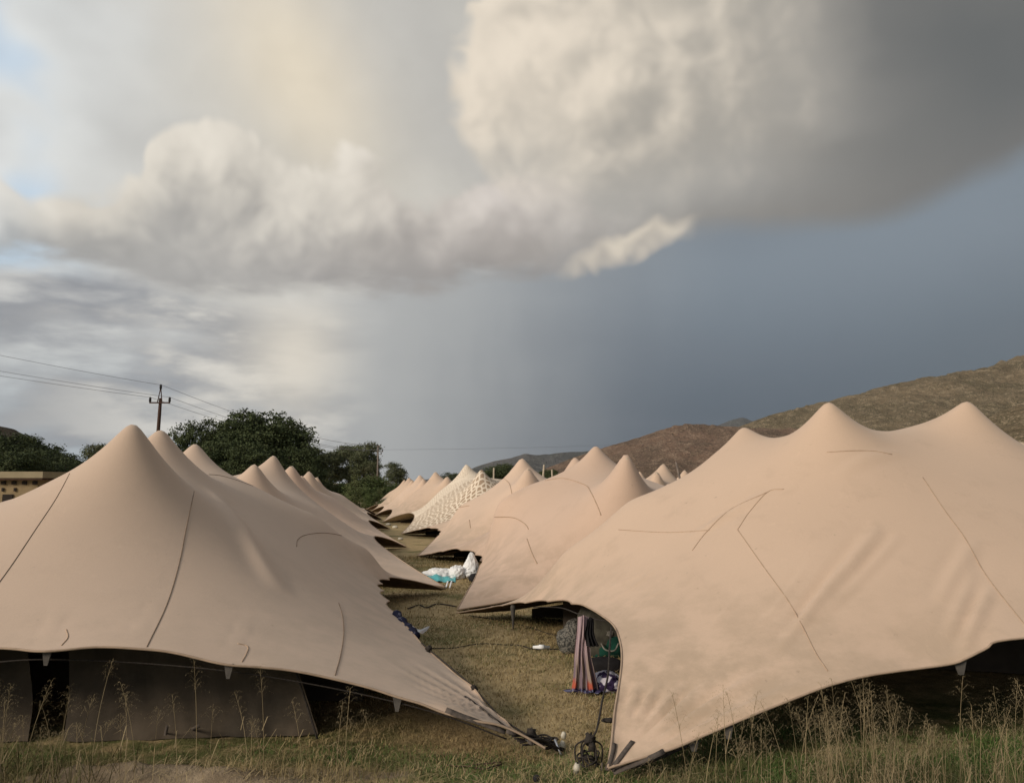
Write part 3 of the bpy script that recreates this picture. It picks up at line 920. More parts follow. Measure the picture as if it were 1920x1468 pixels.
# ---- right row going away
def gpt(px, py):
    p = ground(px, py)
    return p
CF = ground(857, 1147); CBk = ground(783, 1044)
al = edge_pts([(857, 1147, CF.y), (875, 1110, 14.5), (890, 1085, 16), (899, 1060, 17.9), (897, 1046, 19.2), (880, 1036, 20.2), (850, 1031, 21), (815, 1037, 22), (783, 1044, CBk.y)])
f, b, o = side_curves(al[0], al[-1], 1, 11, 1.0, 0.7)
cv = Canopy(f, b, al, o, [at(1117, 836, 18.6), at(1175, 854, 15.6), at(1077, 858, 21.6), Vector((8.6, 16.8, 2.3)), Vector((8.0, 20, 2.2))], [Vector((5.0, 18.6, 1.7)), at(984, 916, 19.0), at(930, 955, 18.6)], 150, 130, 0.10, 12, 0.14)
cv.fan((0, 0), 30, 0.014, 0.8, 1.5)
tent('second right sand stretch tent with brown arched seams above the white bedding heap', cv, SAND_R, (2.0, 18, 0), hem_r=0.014, seam_r=0.011,
     light_seams=[[(909, 971), (938, 969), (965, 971), (984, 982), (991, 992)], [(988, 1010), (997, 1036), (1007, 1057)], [(1022, 901), (1057, 897), (1096, 909), (1107, 921), (1119, 946), (1127, 966)]])

CF = CBk; CBk = ground(753, 1002)
al = edge_pts([(783, 1044, CF.y), (800, 1026, 25.2), (815, 1011, 27.6), (823, 1001, 29.3), (819, 993, 30.8), (800, 990.5, 32), (775, 995.5, 33), (753, 1002, CBk.y)])
f, b, o = side_curves(al[0], al[-1], 1, 11, 1.0, 0.7)
cv = Canopy(f, b, al, o, [at(978, 858, 28.5), at(990, 877, 26), Vector((5.8, 28.5, 2.2)), at(965, 873, 31.5)], [Vector((2.6, 29.5, 1.7)), at(905, 926, 28.5), at(862, 950, 28.5)], 90, 80, 0.08, 12, 0.14)
tent('plain sand stretch tent just before the white patterned tent, third in the right row', cv, SAND_P, (0.4, 28, 0), hem_r=0.016, seam_r=0.014,
     light_seams=[[(945, 897), (955, 907), (960, 925)], [(862, 951), (880, 948)], [(880, 975), (882, 990)]])

def far_tent(label, c0, c1, s, peaks, mat=SAND, W=11, inset=1.0, zk=1.0, nu=64, nv=56, zmid=1.0, outer_peaks=(), walls=('back',)):
    CF = c0.copy(); CB = c1.copy()
    CF = CF + VDIR * 0.1; CB = CB - VDIR * 0.1
    al = alley_curve(CF, CB, s, inset, zk)
    f, b, o = side_curves(CF, CB, s, W, zmid, 0.65)
    mids = []
    e = al[3]
    for p in peaks[:1]:                                   # taut slope from the pole down to the alley edge
        q_ = p.lerp(e, 0.5)
        q_.z = e.z + (p.z - e.z) * 0.47
        mids.append(q_)
    cv = Canopy(f, b, al, o, list(peaks) + list(outer_peaks), mids, nu, nv, 0.0, 12, 0.14)
    c = CF.lerp(CB, 0.5)
    return tent(label, cv, mat, (c.x + s * 4, c.y, gz(c.x + s * 4, c.y)), hem_r=0.018, walls=walls)

D0, D1, D2, D3, D4 = CBk, ground(717, 980), ground(701, 968), ground(692, 961.5), ground(685, 957)
far_tent('stretch tent with white giraffe-like net pattern in the right row', D0, D1, 1, [at(874, 870, D0.y * 0.35 + D1.y * 0.65), at(902, 880, D0.y * 0.72 + D1.y * 0.28)], NET, 11, 1.3, 1.15, 100, 90, outer_peaks=[Vector((2.5, 40, 2.7))])
far_tent('sand stretch tent just beyond the white patterned tent', D1, D2, 1, [at(816, 884, D1.y * 0.5 + D2.y * 0.5), at(838, 893, D1.y * 0.7 + D2.y * 0.3)])
far_tent('sand stretch tent with twin peaks, third from the far end of the right row', D2, D3, 1, [at(787, 890, D2.y * 0.4 + D3.y * 0.6), at(794, 897, D2.y * 0.7 + D3.y * 0.3)], SAND_P)
far_tent('sand stretch tent second from the far end of the right row', D3, D4, 1, [at(767, 895, D3.y * 0.4 + D4.y * 0.6), at(773, 900, D3.y * 0.7 + D4.y * 0.3)])
far_tent('farthest sand stretch tent at the end of the right row', D4, D4 + VDIR * 9, 1, [at(758, 899, D4.y + 5)])

# ---- left row going away
E0 = Vector((al[0].x, 0, 0))
E0, E1, E2, E3, E4 = ground(835, 1105), ground(761, 1027), ground(729.6, 992), ground(716, 975), ground(707, 966)
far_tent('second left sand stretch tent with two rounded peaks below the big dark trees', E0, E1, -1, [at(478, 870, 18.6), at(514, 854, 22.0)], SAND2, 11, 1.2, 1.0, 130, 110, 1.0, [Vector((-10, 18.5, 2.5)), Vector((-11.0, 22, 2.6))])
far_tent('third left sand stretch tent, small peak just right of the twin peaks', E1, E2, -1, [at(547, 872, 30), at(566, 890, 33.5)], SAND_R, 11, 1.1, 1.0, 80, 70, 1.0, [Vector((-12.5, 31, 2.4))])
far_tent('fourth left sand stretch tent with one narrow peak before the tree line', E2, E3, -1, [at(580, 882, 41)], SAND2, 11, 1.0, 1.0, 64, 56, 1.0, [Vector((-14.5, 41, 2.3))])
far_tent('farthest left sand stretch tent whose slope ends near the far hedge', E3, E4, -1, [at(594, 894, 51)], SAND_P, 11, 1.0, 1.0, 64, 56, 0.9, [Vector((-16.5, 51, 2.1))])

# ---- tents of the next row, seen over the right row
def lone_tent(label, px, py, y, W=9, L=9, extra=()):
    p = at(px, py, y)
    CF = Vector((p.x - W * 0.45, p.y - L * 0.5, 0)); CB = CF + VDIR * L
    n = Vector((VDIR.y, -VDIR.x, 0))
    return far_tent(label, CF, CB, 1, [p] + [at(*e) for e in extra], SAND, W, 0.8, 1.0, 48, 44)
lone_tent('small sand stretch tent peak of the next row, left of the wooden pole', 1244, 868, 43, extra=[(1232, 884, 40.5)])
lone_tent('low sand tent peak of the next row, right of the wooden pole', 1284, 880, 55)
lone_tent('pale tent tip of the next row at the far right edge', 1917, 826, 24)
lone_tent('small tent tip of the next row between second right tent and mountain', 1200, 883, 66)

# ---- parts of the two nearest tents: straps, tabs, ropes, knots, walls
def strap(root, can, tree, pts, w, cvs, fallback, name='strap', mat=WEB, n=10, lift=0.006):
    P, N = [], []
    for x, y, _ in catmull([(a, b_, 0) for a, b_ in pts], n):
        h = tree.ray_cast(Vector((0, 0, CAM_H)), ray(x, y).normalized())
        if h[0] is not None and h[0].y < 20:
            nn = h[1] if h[1].z > 0 else -h[1]
            p = h[0] + nn * lift
        else:
            p = at(x, y, fallback); nn = Vector((0, -0.6, 0.8))
            if p.z < 0.02: p.z = 0.02
        if P and (p - P[-1]).length > 0.5: continue
        P.append(p); N.append(nn)
    if len(P) > 2:
        MB().ribbon(P, N, w).build(name, mat, root)

strap(rootL1, canL1, treeL1, [(836, 1331), (870, 1345), (910, 1358), (948, 1372)], 0.045, cL1, 6.45)
strap(rootL1, canL1, treeL1, [(872, 1306), (900, 1326), (930, 1350), (958, 1370)], 0.018, cL1, 6.5)
strap(rootL1, canL1, treeL1, [(950, 1368), (975, 1378), (1000, 1392)], 0.06, cL1, 6.44)
strap(rootR1, canR1, treeR1, [(1152, 1394), (1149, 1410), (1144, 1428), (1138, 1444)], 0.032, cR1, 6.0)
strap(rootR1, canR1, treeR1, [(1187, 1390), (1175, 1405), (1160, 1425), (1146, 1443)], 0.036, cR1, 6.0)
strap(rootR1, canR1, treeR1, [(1245, 1408), (1220, 1420), (1185, 1434), (1150, 1448)], 0.040, cR1, 6.0)

def rope(root, pts, r=0.009, name='rope', mat=None, n=None, sag=0.0):
    P = catmull([tuple(p) for p in pts], n or max(10, 5 * len(pts)))
    if sag:
        t = np.linspace(0, 1, len(P)); P[:, 2] -= sag * 4 * t * (1 - t)
    return MB().tube(P, r, 6).build(name, mat or ROPE, root)

def tangle(root, c, r, n, rad=0.008, seed=1, name='rope', flat=0.5, mat=None):
    q = np.random.default_rng(seed)
    pts = []
    a = 0.0
    for i in range(n):
        a += q.uniform(0.8, 2.2)
        rr = r * q.uniform(0.3, 1.0)
        pts.append((c[0] + rr * math.cos(a), c[1] + rr * math.sin(a), max(c[2] + r * flat * q.uniform(-0.6, 0.9), gz(c[0], c[1]) + rad)))
    P = catmull(pts, n * 6)
    return MB().tube(P, rad, 5).build(name, mat or ROPE, root)

def knot(root, c, r, seed):
    q = np.random.default_rng(seed)
    V, F = sphere_mesh(c, r, 10, 8, 0.35, q)
    return mesh_obj('knot', V, F, ROPE, root)

def sphere_mesh(c, r, nu=12, nv=8, nz=0.0, q=None, sc=(1, 1, 1)):
    V = []
    for j in range(nv + 1):
        th = math.pi * j / nv
        for i in range(nu):
            ph = 2 * math.pi * i / nu
            k = r * (1 + (q.uniform(-nz, nz) if q is not None and 0 < j < nv else 0))
            V.append((c[0] + k * sc[0] * math.sin(th) * math.cos(ph), c[1] + k * sc[1] * math.sin(th) * math.sin(ph), c[2] + k * sc[2] * math.cos(th)))
    F = [f[::-1] for f in grid_faces(nv + 1, nu, True)]
    return V, F

# left corner: perimeter rope under the front edge, rope along the alley edge, knots and the rope bundle running to the peg
per = [at(-30, 1243, 6.3), at(80, 1236, 6.28), at(250, 1242, 6.4), at(420, 1257, 6.4), at(560, 1278, 6.5), at(700, 1306, 6.55), at(830, 1340, 6.5), at(950, 1385, 6.45)]
for p in per: p.z = max(p.z, 0.05)
rope(rootL1, per, 0.006)
ar = [at(790, 1205, 9.2), at(806, 1219, 8.85), at(850, 1255, 8.1), at(890, 1291, 7.55), at(940, 1345, 6.95), at(992, 1380, 6.6), at(1018, 1400, 6.42)]
for p in ar: p.z = max(p.z, 0.06)
rope(rootL1, ar, 0.008)
knot(rootL1, at(804, 1216, 8.85), 0.035, 1)
knot(rootL1, at(889, 1290, 7.5), 0.03, 2)
knot(rootL1, at(997, 1374, 6.6) , 0.04, 3)
cc_ = ground(1020, 1408)
for k in range(7):
    a = at(950 + 5 * k, 1372 + 4 * k, 6.46)
    e = ground(1040 + 3 * k, 1408 + 2 * (k % 3))
    m_ = a.lerp(e, 0.5) + Vector((0, 0, 0.03 + 0.02 * (k % 3)))
    rope(rootL1, [a, m_, e + Vector((0, 0, 0.02))], 0.008)
tangle(rootL1, (cc_.x + 0.02, cc_.y + 0.03, 0.05), 0.10, 26, 0.008, 4)
pg = ground(1052, 1413)
MB().tube([pg + Vector((-0.05, 0.05, 0.10)), pg, pg - Vector((0, 0, 0.06))], 0.011, 8).build('peg', STEEL, rootL1)
MB().tube([at(985, 1386, 6.5), at(1001, 1394, 6.45)], 0.010, 8).build('buckle', STEEL, rootL1)
# right corner
kn = ground(1104, 1436)
kt = Vector((kn.x + 0.01, kn.y + 0.03, 0.19))
up = [kt, at(1118, 1370, 6.35), at(1130, 1310, 6.75), at(1140, 1265, 7.05), at(1143, 1215, 7.35), at(1146, 1176, 7.8)]
rope(rootR1, up, 0.009)
knot(rootR1, at(1110, 1400, 6.12), 0.028, 7)
knot(rootR1, kt, 0.045, 8)
for k in range(6):
    a = kt + Vector((0.03 * math.cos(k), 0.03 * math.sin(k), 0))
    e = Vector((kn.x + 0.10 * math.cos(1.05 * k), kn.y + 0.08 * math.sin(1.05 * k), 0.015))
    rope(rootR1, [a, a.lerp(e, 0.5) + Vector((0.04 * math.cos(k * 1.05), 0.03, 0.03)), e], 0.007)
tangle(rootR1, (kn.x, kn.y, 0.05), 0.10, 22, 0.007, 9)
rope(rootR1, [ground(1135, 1448) + Vector((0, 0, 0.03)), ground(1200, 1446) + Vector((0, 0, 0.05)), ground(1290, 1420) + Vector((0, 0, 0.10))], 0.016, 'strap_bundle', WEB)
MB().tube([ground(1128, 1450) + Vector((0.01, 0.03, 0.07)), ground(1128, 1450)], 0.008, 8).build('peg', WEB, rootR1)
a = at(1126, 1350, 6.55)
V, F = sphere_mesh((a.x + 0.07, a.y, a.z), 0.05, 10, 8, 0.2, np.random.default_rng(3), (1.25, 0.7, 0.35))
mesh_obj('rope_tensioner', V, F, ROPE, rootR1)

def tab(root, px, py, y, w=0.075, h=0.10):
    c = at(px, py, y)
    V = [(c.x - w / 2, c.y, c.z + 0.01), (c.x + w / 2, c.y, c.z + 0.01), (c.x + w * 0.18, c.y - 0.01, c.z - h), (c.x - w * 0.18, c.y - 0.01, c.z - h)]
    V += [(x, y_ + 0.012, z) for x, y_, z in V]
    mesh_obj('edge_tab', V, [(0, 1, 2, 3), (7, 6, 5, 4), (0, 4, 5, 1), (1, 5, 6, 2), (2, 6, 7, 3), (3, 7, 4, 0)], TABM, root, False)
for q in ((88, 1222, 6.2), (429, 1247, 6.33), (745, 1309, 6.52)): tab(rootL1, *q)
for q in ((1365, 1356, 6.15, 0.09, 0.11), (1800, 1240, 6.38, 0.11, 0.10), (1300, 1384, 6.12, 0.10, 0.09)): tab(rootR1, *q)
rope(rootR1, [at(1175, 1165, 8.2), at(1130, 1163, 8.5), at(1090, 1153, 9.0), at(1050, 1139, 10.1), at(1000, 1138, 11)], 0.007, 'clothes_line')
# short tapered edge pole under the alley edge
b0 = ground(962, 1183)
MB().tube([b0, b0 + Vector((0, 0, 0.1)), b0 + Vector((0, 0, 0.34)), b0 + Vector((0, 0, 0.40))], [0.008, 0.014, 0.042, 0.03], 10).build('edge_pole', TABM, rootR1)

# canvas side wall under the front of the left tent
def wall(root, bots, tops, mat, nr=14, amp=0.03, seed=0, name='side_wall', under=None):
    B_ = catmull(bots, 60); T_ = catmull(tops, 60)
    if under is not None:                                 # stay below the canopy
        for p in T_:
            h = under.ray_cast(Vector((p[0], p[1], 9)), Vector((0, 0, -1)))
            p[2] = min(p[2], h[0].z - 0.12) if h[0] is not None else 0.05
    V = []
    for i in range(nr):
        t = i / (nr - 1)
        P = B_ * (1 - t) + T_ * t
        w = fbm(np.arange(60) * 0.22, np.full(60, t * 2.0), 3, seed) - 0.5
        P[:, 1] += amp * 2 * w + 0.05 * math.sin(t * 3.1)
        V.append(P)
    return mesh_obj(name, np.vstack(V), grid_faces(nr, 60), mat, root)
bt = [ground(x, y) + Vector((0, 0, 0.02)) for x, y in ((120, 1393), (250, 1390), (400, 1386), (500, 1384), (596, 1381))]
tp = [at(x, y, d) for x, y, d in ((130, 1208, 7.3), (250, 1206, 7.3), (400, 1225, 7.2), (500, 1240, 7.15), (556, 1252, 7.1))]
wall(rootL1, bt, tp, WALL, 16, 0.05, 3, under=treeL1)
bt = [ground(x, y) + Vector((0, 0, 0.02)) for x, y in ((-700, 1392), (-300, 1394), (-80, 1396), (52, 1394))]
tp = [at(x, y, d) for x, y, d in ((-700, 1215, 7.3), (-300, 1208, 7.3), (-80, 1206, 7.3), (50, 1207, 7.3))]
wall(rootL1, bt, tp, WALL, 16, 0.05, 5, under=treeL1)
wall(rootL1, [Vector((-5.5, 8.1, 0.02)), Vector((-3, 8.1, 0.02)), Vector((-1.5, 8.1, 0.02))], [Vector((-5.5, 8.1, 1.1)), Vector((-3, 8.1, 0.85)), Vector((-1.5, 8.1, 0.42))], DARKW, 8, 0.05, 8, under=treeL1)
rope(rootL1, [at(556, 1262, 6.6), at(575, 1320, 6.65), at(595, 1385, 6.6)], 0.009, 'wall_edge_cord')
for (x0, y0, x1, y1) in ((312, 1386, 314, 1360), (360, 1380, 374, 1360)):
    a = ground(x0, y0)
    MB().ribbon([a + Vector((0, -0.03, 0.0)), a + Vector((0.0, -0.02, 0.06)), at(x1, y1, 6.58)], [(0, -1, 0)] * 3, 0.03).build('wall_strap', WEB, rootL1)
# inner dark room wall of the right tent
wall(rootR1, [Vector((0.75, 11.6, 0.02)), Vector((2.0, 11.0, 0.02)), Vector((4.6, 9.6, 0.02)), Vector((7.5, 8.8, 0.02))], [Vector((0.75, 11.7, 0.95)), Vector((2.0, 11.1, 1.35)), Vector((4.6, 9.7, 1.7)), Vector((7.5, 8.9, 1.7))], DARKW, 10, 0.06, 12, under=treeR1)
# rope heaps at the alley corners of the farther tents

# ================================================================== trees
def leaf_material(name, c1, c2, c3):
    m, nt, b, tc = material(name, 0.75, 0.2)
    geo = nt.nodes.new('ShaderNodeNewGeometry')
    rnd = X(nt, geo.outputs['Random Per Island'])
    n = noise(nt, geo.outputs['Position'], 0.45, 3, 0.5)
    c = mixc(nt, rnd, c1, c2)
    c = mixc(nt, n.step(0.45, 0.65) * 0.6, c, c3)
    setc(nt, b, c)
    return m
LEAF_D = leaf_material('dark_leaf', (0.040, 0.056, 0.022, 1), (0.066, 0.084, 0.033, 1), (0.084, 0.098, 0.041, 1))
LEAF_E = leaf_material('gum_leaf', (0.072, 0.088, 0.042, 1), (0.112, 0.124, 0.062, 1), (0.135, 0.132, 0.078, 1))
LEAF_G = leaf_material('bush_leaf', (0.060, 0.090, 0.028, 1), (0.095, 0.120, 0.042, 1), (0.110, 0.110, 0.048, 1))
BARK = simple('bark', (0.10, 0.078, 0.06), (0.06, 0.047, 0.036), 8, bmp=0.5)

def crown_mesh(name, lobes, nclump, per, size, seed, mat, spread=0.16, low=0.0):
    q = np.random.default_rng(seed)
    lo = np.array(lobes, float)                        # x y z rx ry rz
    wt = (lo[:, 3] * lo[:, 4] * lo[:, 5]) ** (2 / 3)
    pick = q.choice(len(lo), nclump, p=wt / wt.sum())
    d = q.normal(size=(nclump, 3)); d /= np.linalg.norm(d, axis=1)[:, None]
    rad = q.uniform(0.45, 1.0, nclump) ** 0.6
    cen = lo[pick, :3] + d * lo[pick, 3:] * rad[:, None]
    cs = q.uniform(0.6, 1.35, nclump) * spread
    n = nclump * per
    off = q.normal(size=(n, 3)); 
    P = np.repeat(cen, per, 0) + off * np.repeat(cs, per)[:, None] * np.array([1.25, 1.25, 0.8])
    out = np.repeat(d, per, 0) * 0.5 + q.normal(size=(n, 3)) * 0.7 + np.array([0, 0, 0.5])
    out /= np.linalg.norm(out, axis=1)[:, None]
    a = np.cross(out, q.normal(size=(n, 3))); a /= np.linalg.norm(a, axis=1)[:, None] + 1e-9
    b = np.cross(out, a)
    s = size * q.uniform(0.6, 1.3, n)[:, None]
    V = np.stack([P - a * s, P - b * s * 0.55 + out * s * 0.1, P + a * s, P + b * s * 0.55 + out * s * 0.1], 1).reshape(-1, 3)
    F = np.arange(n * 4).reshape(-1, 4)
    me = bpy.data.meshes.new(name)
    me.from_pydata(V.tolist(), [], F.tolist())
    me.materials.append(mat)
    me.update()
    return me

def trunk_mesh(name, h, r, limbs, seed, mat=BARK):
    q = np.random.default_rng(seed)
    mb = MB()
    P = [(0.04 * h * (fbm(np.array([t * 3.0]), np.array([seed * 1.7]), 2, seed)[0] - 0.5), 0.0, h * t - 0.3) for t in np.linspace(0, 1, 7)]
    mb.tube(P, [r * (1.25 - 0.85 * t) for t in np.linspace(0, 1, 7)], 8)
    for (lx, ly, lz) in limbs:
        t0 = q.uniform(0.35, 0.75)
        a = Vector((0, 0, h * t0))
        e = Vector((lx, ly, lz))
        m_ = a.lerp(e, 0.5) + Vector((q.uniform(-.3, .3), q.uniform(-.3, .3), 0.12 * h))
        mb.tube(catmull([a, m_, e], 8), np.linspace(r * 0.5, r * 0.10, 8), 6)
    me = bpy.data.meshes.new(name)
    me.from_pydata(mb.v, [], mb.f)
    me.polygons.foreach_set('use_smooth', [True] * len(me.polygons))
    me.materials.append(mat)
    me.update()
    return me

def lobes_tree(seed, H, Rr, n, low=0.30, flat=0.7):
    q = np.random.default_rng(seed)
    L = [(0, 0, H * 0.70, Rr * 0.62, Rr * 0.62, H * 0.24)]
    for k in range(n):
        a = 2.4 * k + q.uniform(0, 0.6)
        zz = q.uniform(low, 0.84)
        w = Rr * (0.78 if zz < 0.6 else 0.5) * q.uniform(0.7, 1.0)
        s = Rr * q.uniform(0.28, 0.45)
        L.append((w * math.cos(a), w * math.sin(a), H * zz, s, s, s * flat))
    return L

KINDS = {}
def kind(key, seed, H, Rr, n, nclump, per, size, mat, low, trunk_r, flat=0.75, spread=0.27):
    L = lobes_tree(seed, H, Rr, n, low, flat)
    KINDS[key] = (crown_mesh(key + '_crown', L, nclump, per, size, seed, mat, spread), trunk_mesh(key + '_trunk', H * 0.62, trunk_r, [l[:3] for l in L[1:9]], seed), H)
    zz = np.empty(len(KINDS[key][0].vertices) * 3, dtype=np.float32)
    KINDS[key][0].vertices.foreach_get('co', zz)
    KINDS[key] = KINDS[key][:2] + (float(np.percentile(zz[2::3], 99.3)),)
kind('broad', 3, 10.0, 4.6, 34, 900, 30, 0.145, LEAF_D, 0.20, 0.30)
kind('broad2', 8, 10.0, 4.0, 30, 800, 30, 0.145, LEAF_D, 0.16, 0.28)
kind('gum', 15, 10.0, 3.6, 22, 420, 32, 0.15, LEAF_E, 0.22, 0.26, 0.8, 0.26)
kind('gum2', 22, 10.0, 3.1, 18, 330, 32, 0.15, LEAF_E, 0.36, 0.24, 0.8, 0.26)
kind('bush', 30, 4.0, 2.6, 14, 300, 30, 0.10, LEAF_G, 0.10, 0.10, 0.8, 0.20)

def plant(key, name, cat, px, top_py, y, label, group, rot=0.0, wide=1.0, dz=0.0):
    crown, trunk, H = KINDS[key]
    p = at(px, top_py, y)
    g = gz(p.x, p.y) + dz
    s = max(0.1, (p.z - g) / H)
    root = empty(name, (p.x, p.y, g), label, cat, group)
    root.rotation_euler = (0, 0, rot)
    root.scale = (s * wide, s * wide, s)
    for nm, me in (('trunk', trunk), ('crown', crown)):
        o = bpy.data.objects.new(nm, me)
        col.objects.link(o)
        o.parent = root
    return root
T = 'trees beyond the tents'
for a in (('broad2', 372, 793, 92, 'dark dense tree at the left end of the big tree clump', 0.3, 0.85), ('broad', 440, 788, 98, 'dark dense tree rising left of centre in the big clump', 1.2, 0.95), ('broad', 500, 775, 92, 'tallest dark dense tree of the big clump', 2.5, 1.0),
          ('broad2', 541, 797, 96, 'dark dense tree at the right shoulder of the big clump', 4.0, 0.9), ('broad', 405, 832, 86, 'low dark tree in front of the big clump, left side', 5.2, 1.05), ('broad2', 470, 836, 84, 'low dark tree in front of the big clump, middle', 0.9, 1.15), ('broad2', 562, 842, 88, 'low dark tree in front of the big clump, right side', 3.3, 1.1),
          ('broad', 340, 850, 90, 'low dark tree behind the third peak of the left tent', 2.2, 1.0)):
    plant(a[0], 'tree', 'tree', a[1], a[2], a[3], a[4], T, a[5], a[6])
for a in (('gum2', 588, 838, 200, 'grey green tree beside the big dark clump', 0.2, 1.2), ('gum', 622, 848, 205, 'grey green bushy tree second from the big dark clump', 1.1, 1.05), ('gum', 655, 836, 208, 'tall grey green tree in the middle of the roadside trees', 2.4, 0.95),
          ('gum2', 684, 832, 205, 'tall grey green tree just left of the grey pole', 3.9, 0.95), ('gum', 698, 866, 202, 'grey green tree right behind the grey pole', 5.1, 0.75), ('gum2', 744, 868, 230, 'lone round grey green tree right of the grey pole', 0.7, 1.1)):
    plant(a[0], 'tree', 'tree', a[1], a[2], a[3], a[4], T, a[5], a[6])
for a in (('broad', 10, 818, 120, 'dark tree at the left edge above the tan building', 0.4, 1.2), ('broad2', 55, 822, 125, 'dark tree right of the left edge on the hill foot', 1.9, 1.3), ('broad', 98, 845, 112, 'dark low tree behind the corner of the tan building', 3.0, 1.25), ('broad2', 135, 866, 105, 'small dark tree at the hill foot beside the left tent', 4.4, 1.2),
          ('broad', 28, 850, 100, 'dark rounded tree directly over the tan roof', 5.6, 1.3), ('gum', 184, 834, 98, 'small open tree just left of the left tent peak', 2.0, 0.75), ('broad2', -60, 800, 118, 'dark tree beyond the left edge on the hill', 2.9, 1.3)):
    plant(a[0], 'tree', 'tree', a[1], a[2], a[3], a[4], T, a[5], a[6])
for a in (('broad', 937, 872, 110, 'small dark tree behind the white patterned tent', 0.3, 1.2), ('broad2', 955, 880, 118, 'small dark tree right of the patterned tent pole', 2.0, 1.2), ('broad', 1024, 884, 120, 'low dark tree behind the third right tent', 1.0, 1.1), ('broad2', 848, 888, 190, 'low dark tree far behind left of the patterned tent', 3.0, 1.4),
          ('broad', 1034, 882, 150, 'tiny dark tree between third and second right tents', 4.1, 0.9)):
    plant(a[0], 'tree', 'tree', a[1], a[2], a[3], a[4], T, a[5], a[6])
B = 'bushes along the far hedge'
for i, (px, py, y, w, lb) in enumerate(((600, 902, 96, 1.5, 'green bush at the left end of the far hedge'), (628, 906, 92, 1.4, 'green bush left of the white van'), (646, 908, 96, 1.0, 'green bush behind the white van on its left'), (690, 893, 84, 1.2, 'tall leafy bush right of the white van'),
        (706, 905, 88, 1.2, 'green bush at the foot of the grey pole'), (726, 908, 92, 1.2, 'green bush right of the grey pole'), (740, 911, 100, 1.1, 'low green bush under the lone round tree'), (675, 914, 80, 1.3, 'low green bush in front of the white van'), (700, 925, 74, 1.2, 'low bush in front of the grey pole'), (655, 931, 82, 1.1, 'low bush below the white van'))):
    plant('bush', 'bush', 'bush', px, py, y, lb, B, i * 1.3, w)

# ================================================================== utility poles and wires
def utility_pole(label, px, y, ztop_py, base_r, near):
    p = at(px, ztop_py, y)
    g = gz(p.x, p.y)
    root = empty('utility_pole', (p.x, p.y, g), label, 'utility pole')
    H = p.z
    w = PWOOD if near else PGREY
    if near:
        k = 1.67
        zc = H - 0.98 * k                                   # arm height
        MB().tube([(p.x - 0.02 * (H - z), p.y, z) for z in (g, g + 2.5, H - 1.6 * k, H - 0.72 * k)], [0.19, 0.175, 0.15, 0.13], 10).build('post', w, root)
        MB().box((p.x, p.y - 0.18, zc), (1.12 * k, 0.10, 0.12)).build('crossarm', w, root, False)
        for s in (-1, 1):
            MB().tube([(p.x + 0.13 * s * k, p.y - 0.2, zc - 0.02), (p.x + 0.09 * s * k, p.y - 0.18, H - 0.75 * k), (p.x + 0.012 * s * k, p.y - 0.14, H - 0.22 * k)], 0.045, 6).build('brace', w, root)
        for x, z0 in ((-0.53, zc), (0.53, zc), (0, H - 0.28 * k)):
            MB().tube([(p.x + x * k, p.y - 0.18 if x else p.y - 0.14, z0 + q * k) for q in (0.0, 0.05, 0.09, 0.20, 0.25, 0.31)], [0.05, 0.09, 0.115, 0.105, 0.115, 0.05], 8).build('insulator', BLACKM, root)
        tops = [Vector((p.x, p.y, H)), Vector((p.x - 0.53 * k, p.y - 0.18, zc + 0.30 * k)), Vector((p.x + 0.53 * k, p.y - 0.18, zc + 0.30 * k))]
    else:
        k = 1.6
        MB().tube([(p.x, p.y, g), (p.x, p.y, H)], [0.24, 0.17], 10).build('post', w, root)
        for dx, dz, L in ((0.25, 1.05, 1.1), (0.18, 0.2, 0.6), (0.32, 1.45, 0.5)):
            MB().box((p.x + dx * k, p.y - 0.2, H - dz * k), (L * k, 0.13, 0.15)).build('crossarm', w, root, False)
        for x, z0 in ((-0.25, 1.0), (0.72, 1.0), (-0.05, 0.16), (0.44, 0.16), (0.52, 1.42)):
            MB().tube([(p.x + x * k, p.y - 0.2, H - z0 * k + q * k) for q in (0.0, 0.08, 0.20, 0.26)], [0.06, 0.12, 0.12, 0.05], 8).build('insulator', BLACKM, root)
        tops = [Vector((p.x, p.y, H)), Vector((p.x - 0.25 * k, p.y - 0.2, H - 0.75 * k)), Vector((p.x + 0.72 * k, p.y - 0.2, H - 0.75 * k))]
    return root, tops
p1, t1 = utility_pole('dark timber utility pole with crossarm standing behind the nearest left tent', 303, 70, 722, 0.14, True)
p2, t2 = utility_pole('tall grey utility pole with short crossarms beside the roadside trees', 709, 190, 834, 0.15, False)
p3, t3 = utility_pole('tiny far utility pole between the grey pole and the lone tree', 720, 330, 893, 0.15, False)
def wire(a, b, sag, label, r=0.011):
    P = [a.lerp(b, t) - Vector((0, 0, sag * 4 * t * (1 - t))) for t in np.linspace(0, 1, 40)]
    rr = [r * max(0.6, p.y / 50.0) if p.y > 0 else r * 0.6 for p in P]
    o = MB().tube(P, rr, 4, False).build('overhead_wire', WIREM)
    tag(o, label, 'wire', 'overhead wires')
for k, nm in enumerate(('top', 'left lower', 'right lower')):
    prev = t1[k] + Vector((0.4, -118, 0.1))
    wire(prev, t1[k], 1.6, f'{nm} overhead wire running left from the dark timber pole')
    wire(t1[k], t2[k], 1.6, f'{nm} overhead wire from the dark timber pole to the grey pole')
wire(t2[2], Vector((90, 330, 21)), 1.0, 'faint overhead wire running right from the grey pole over the tents', 0.005)

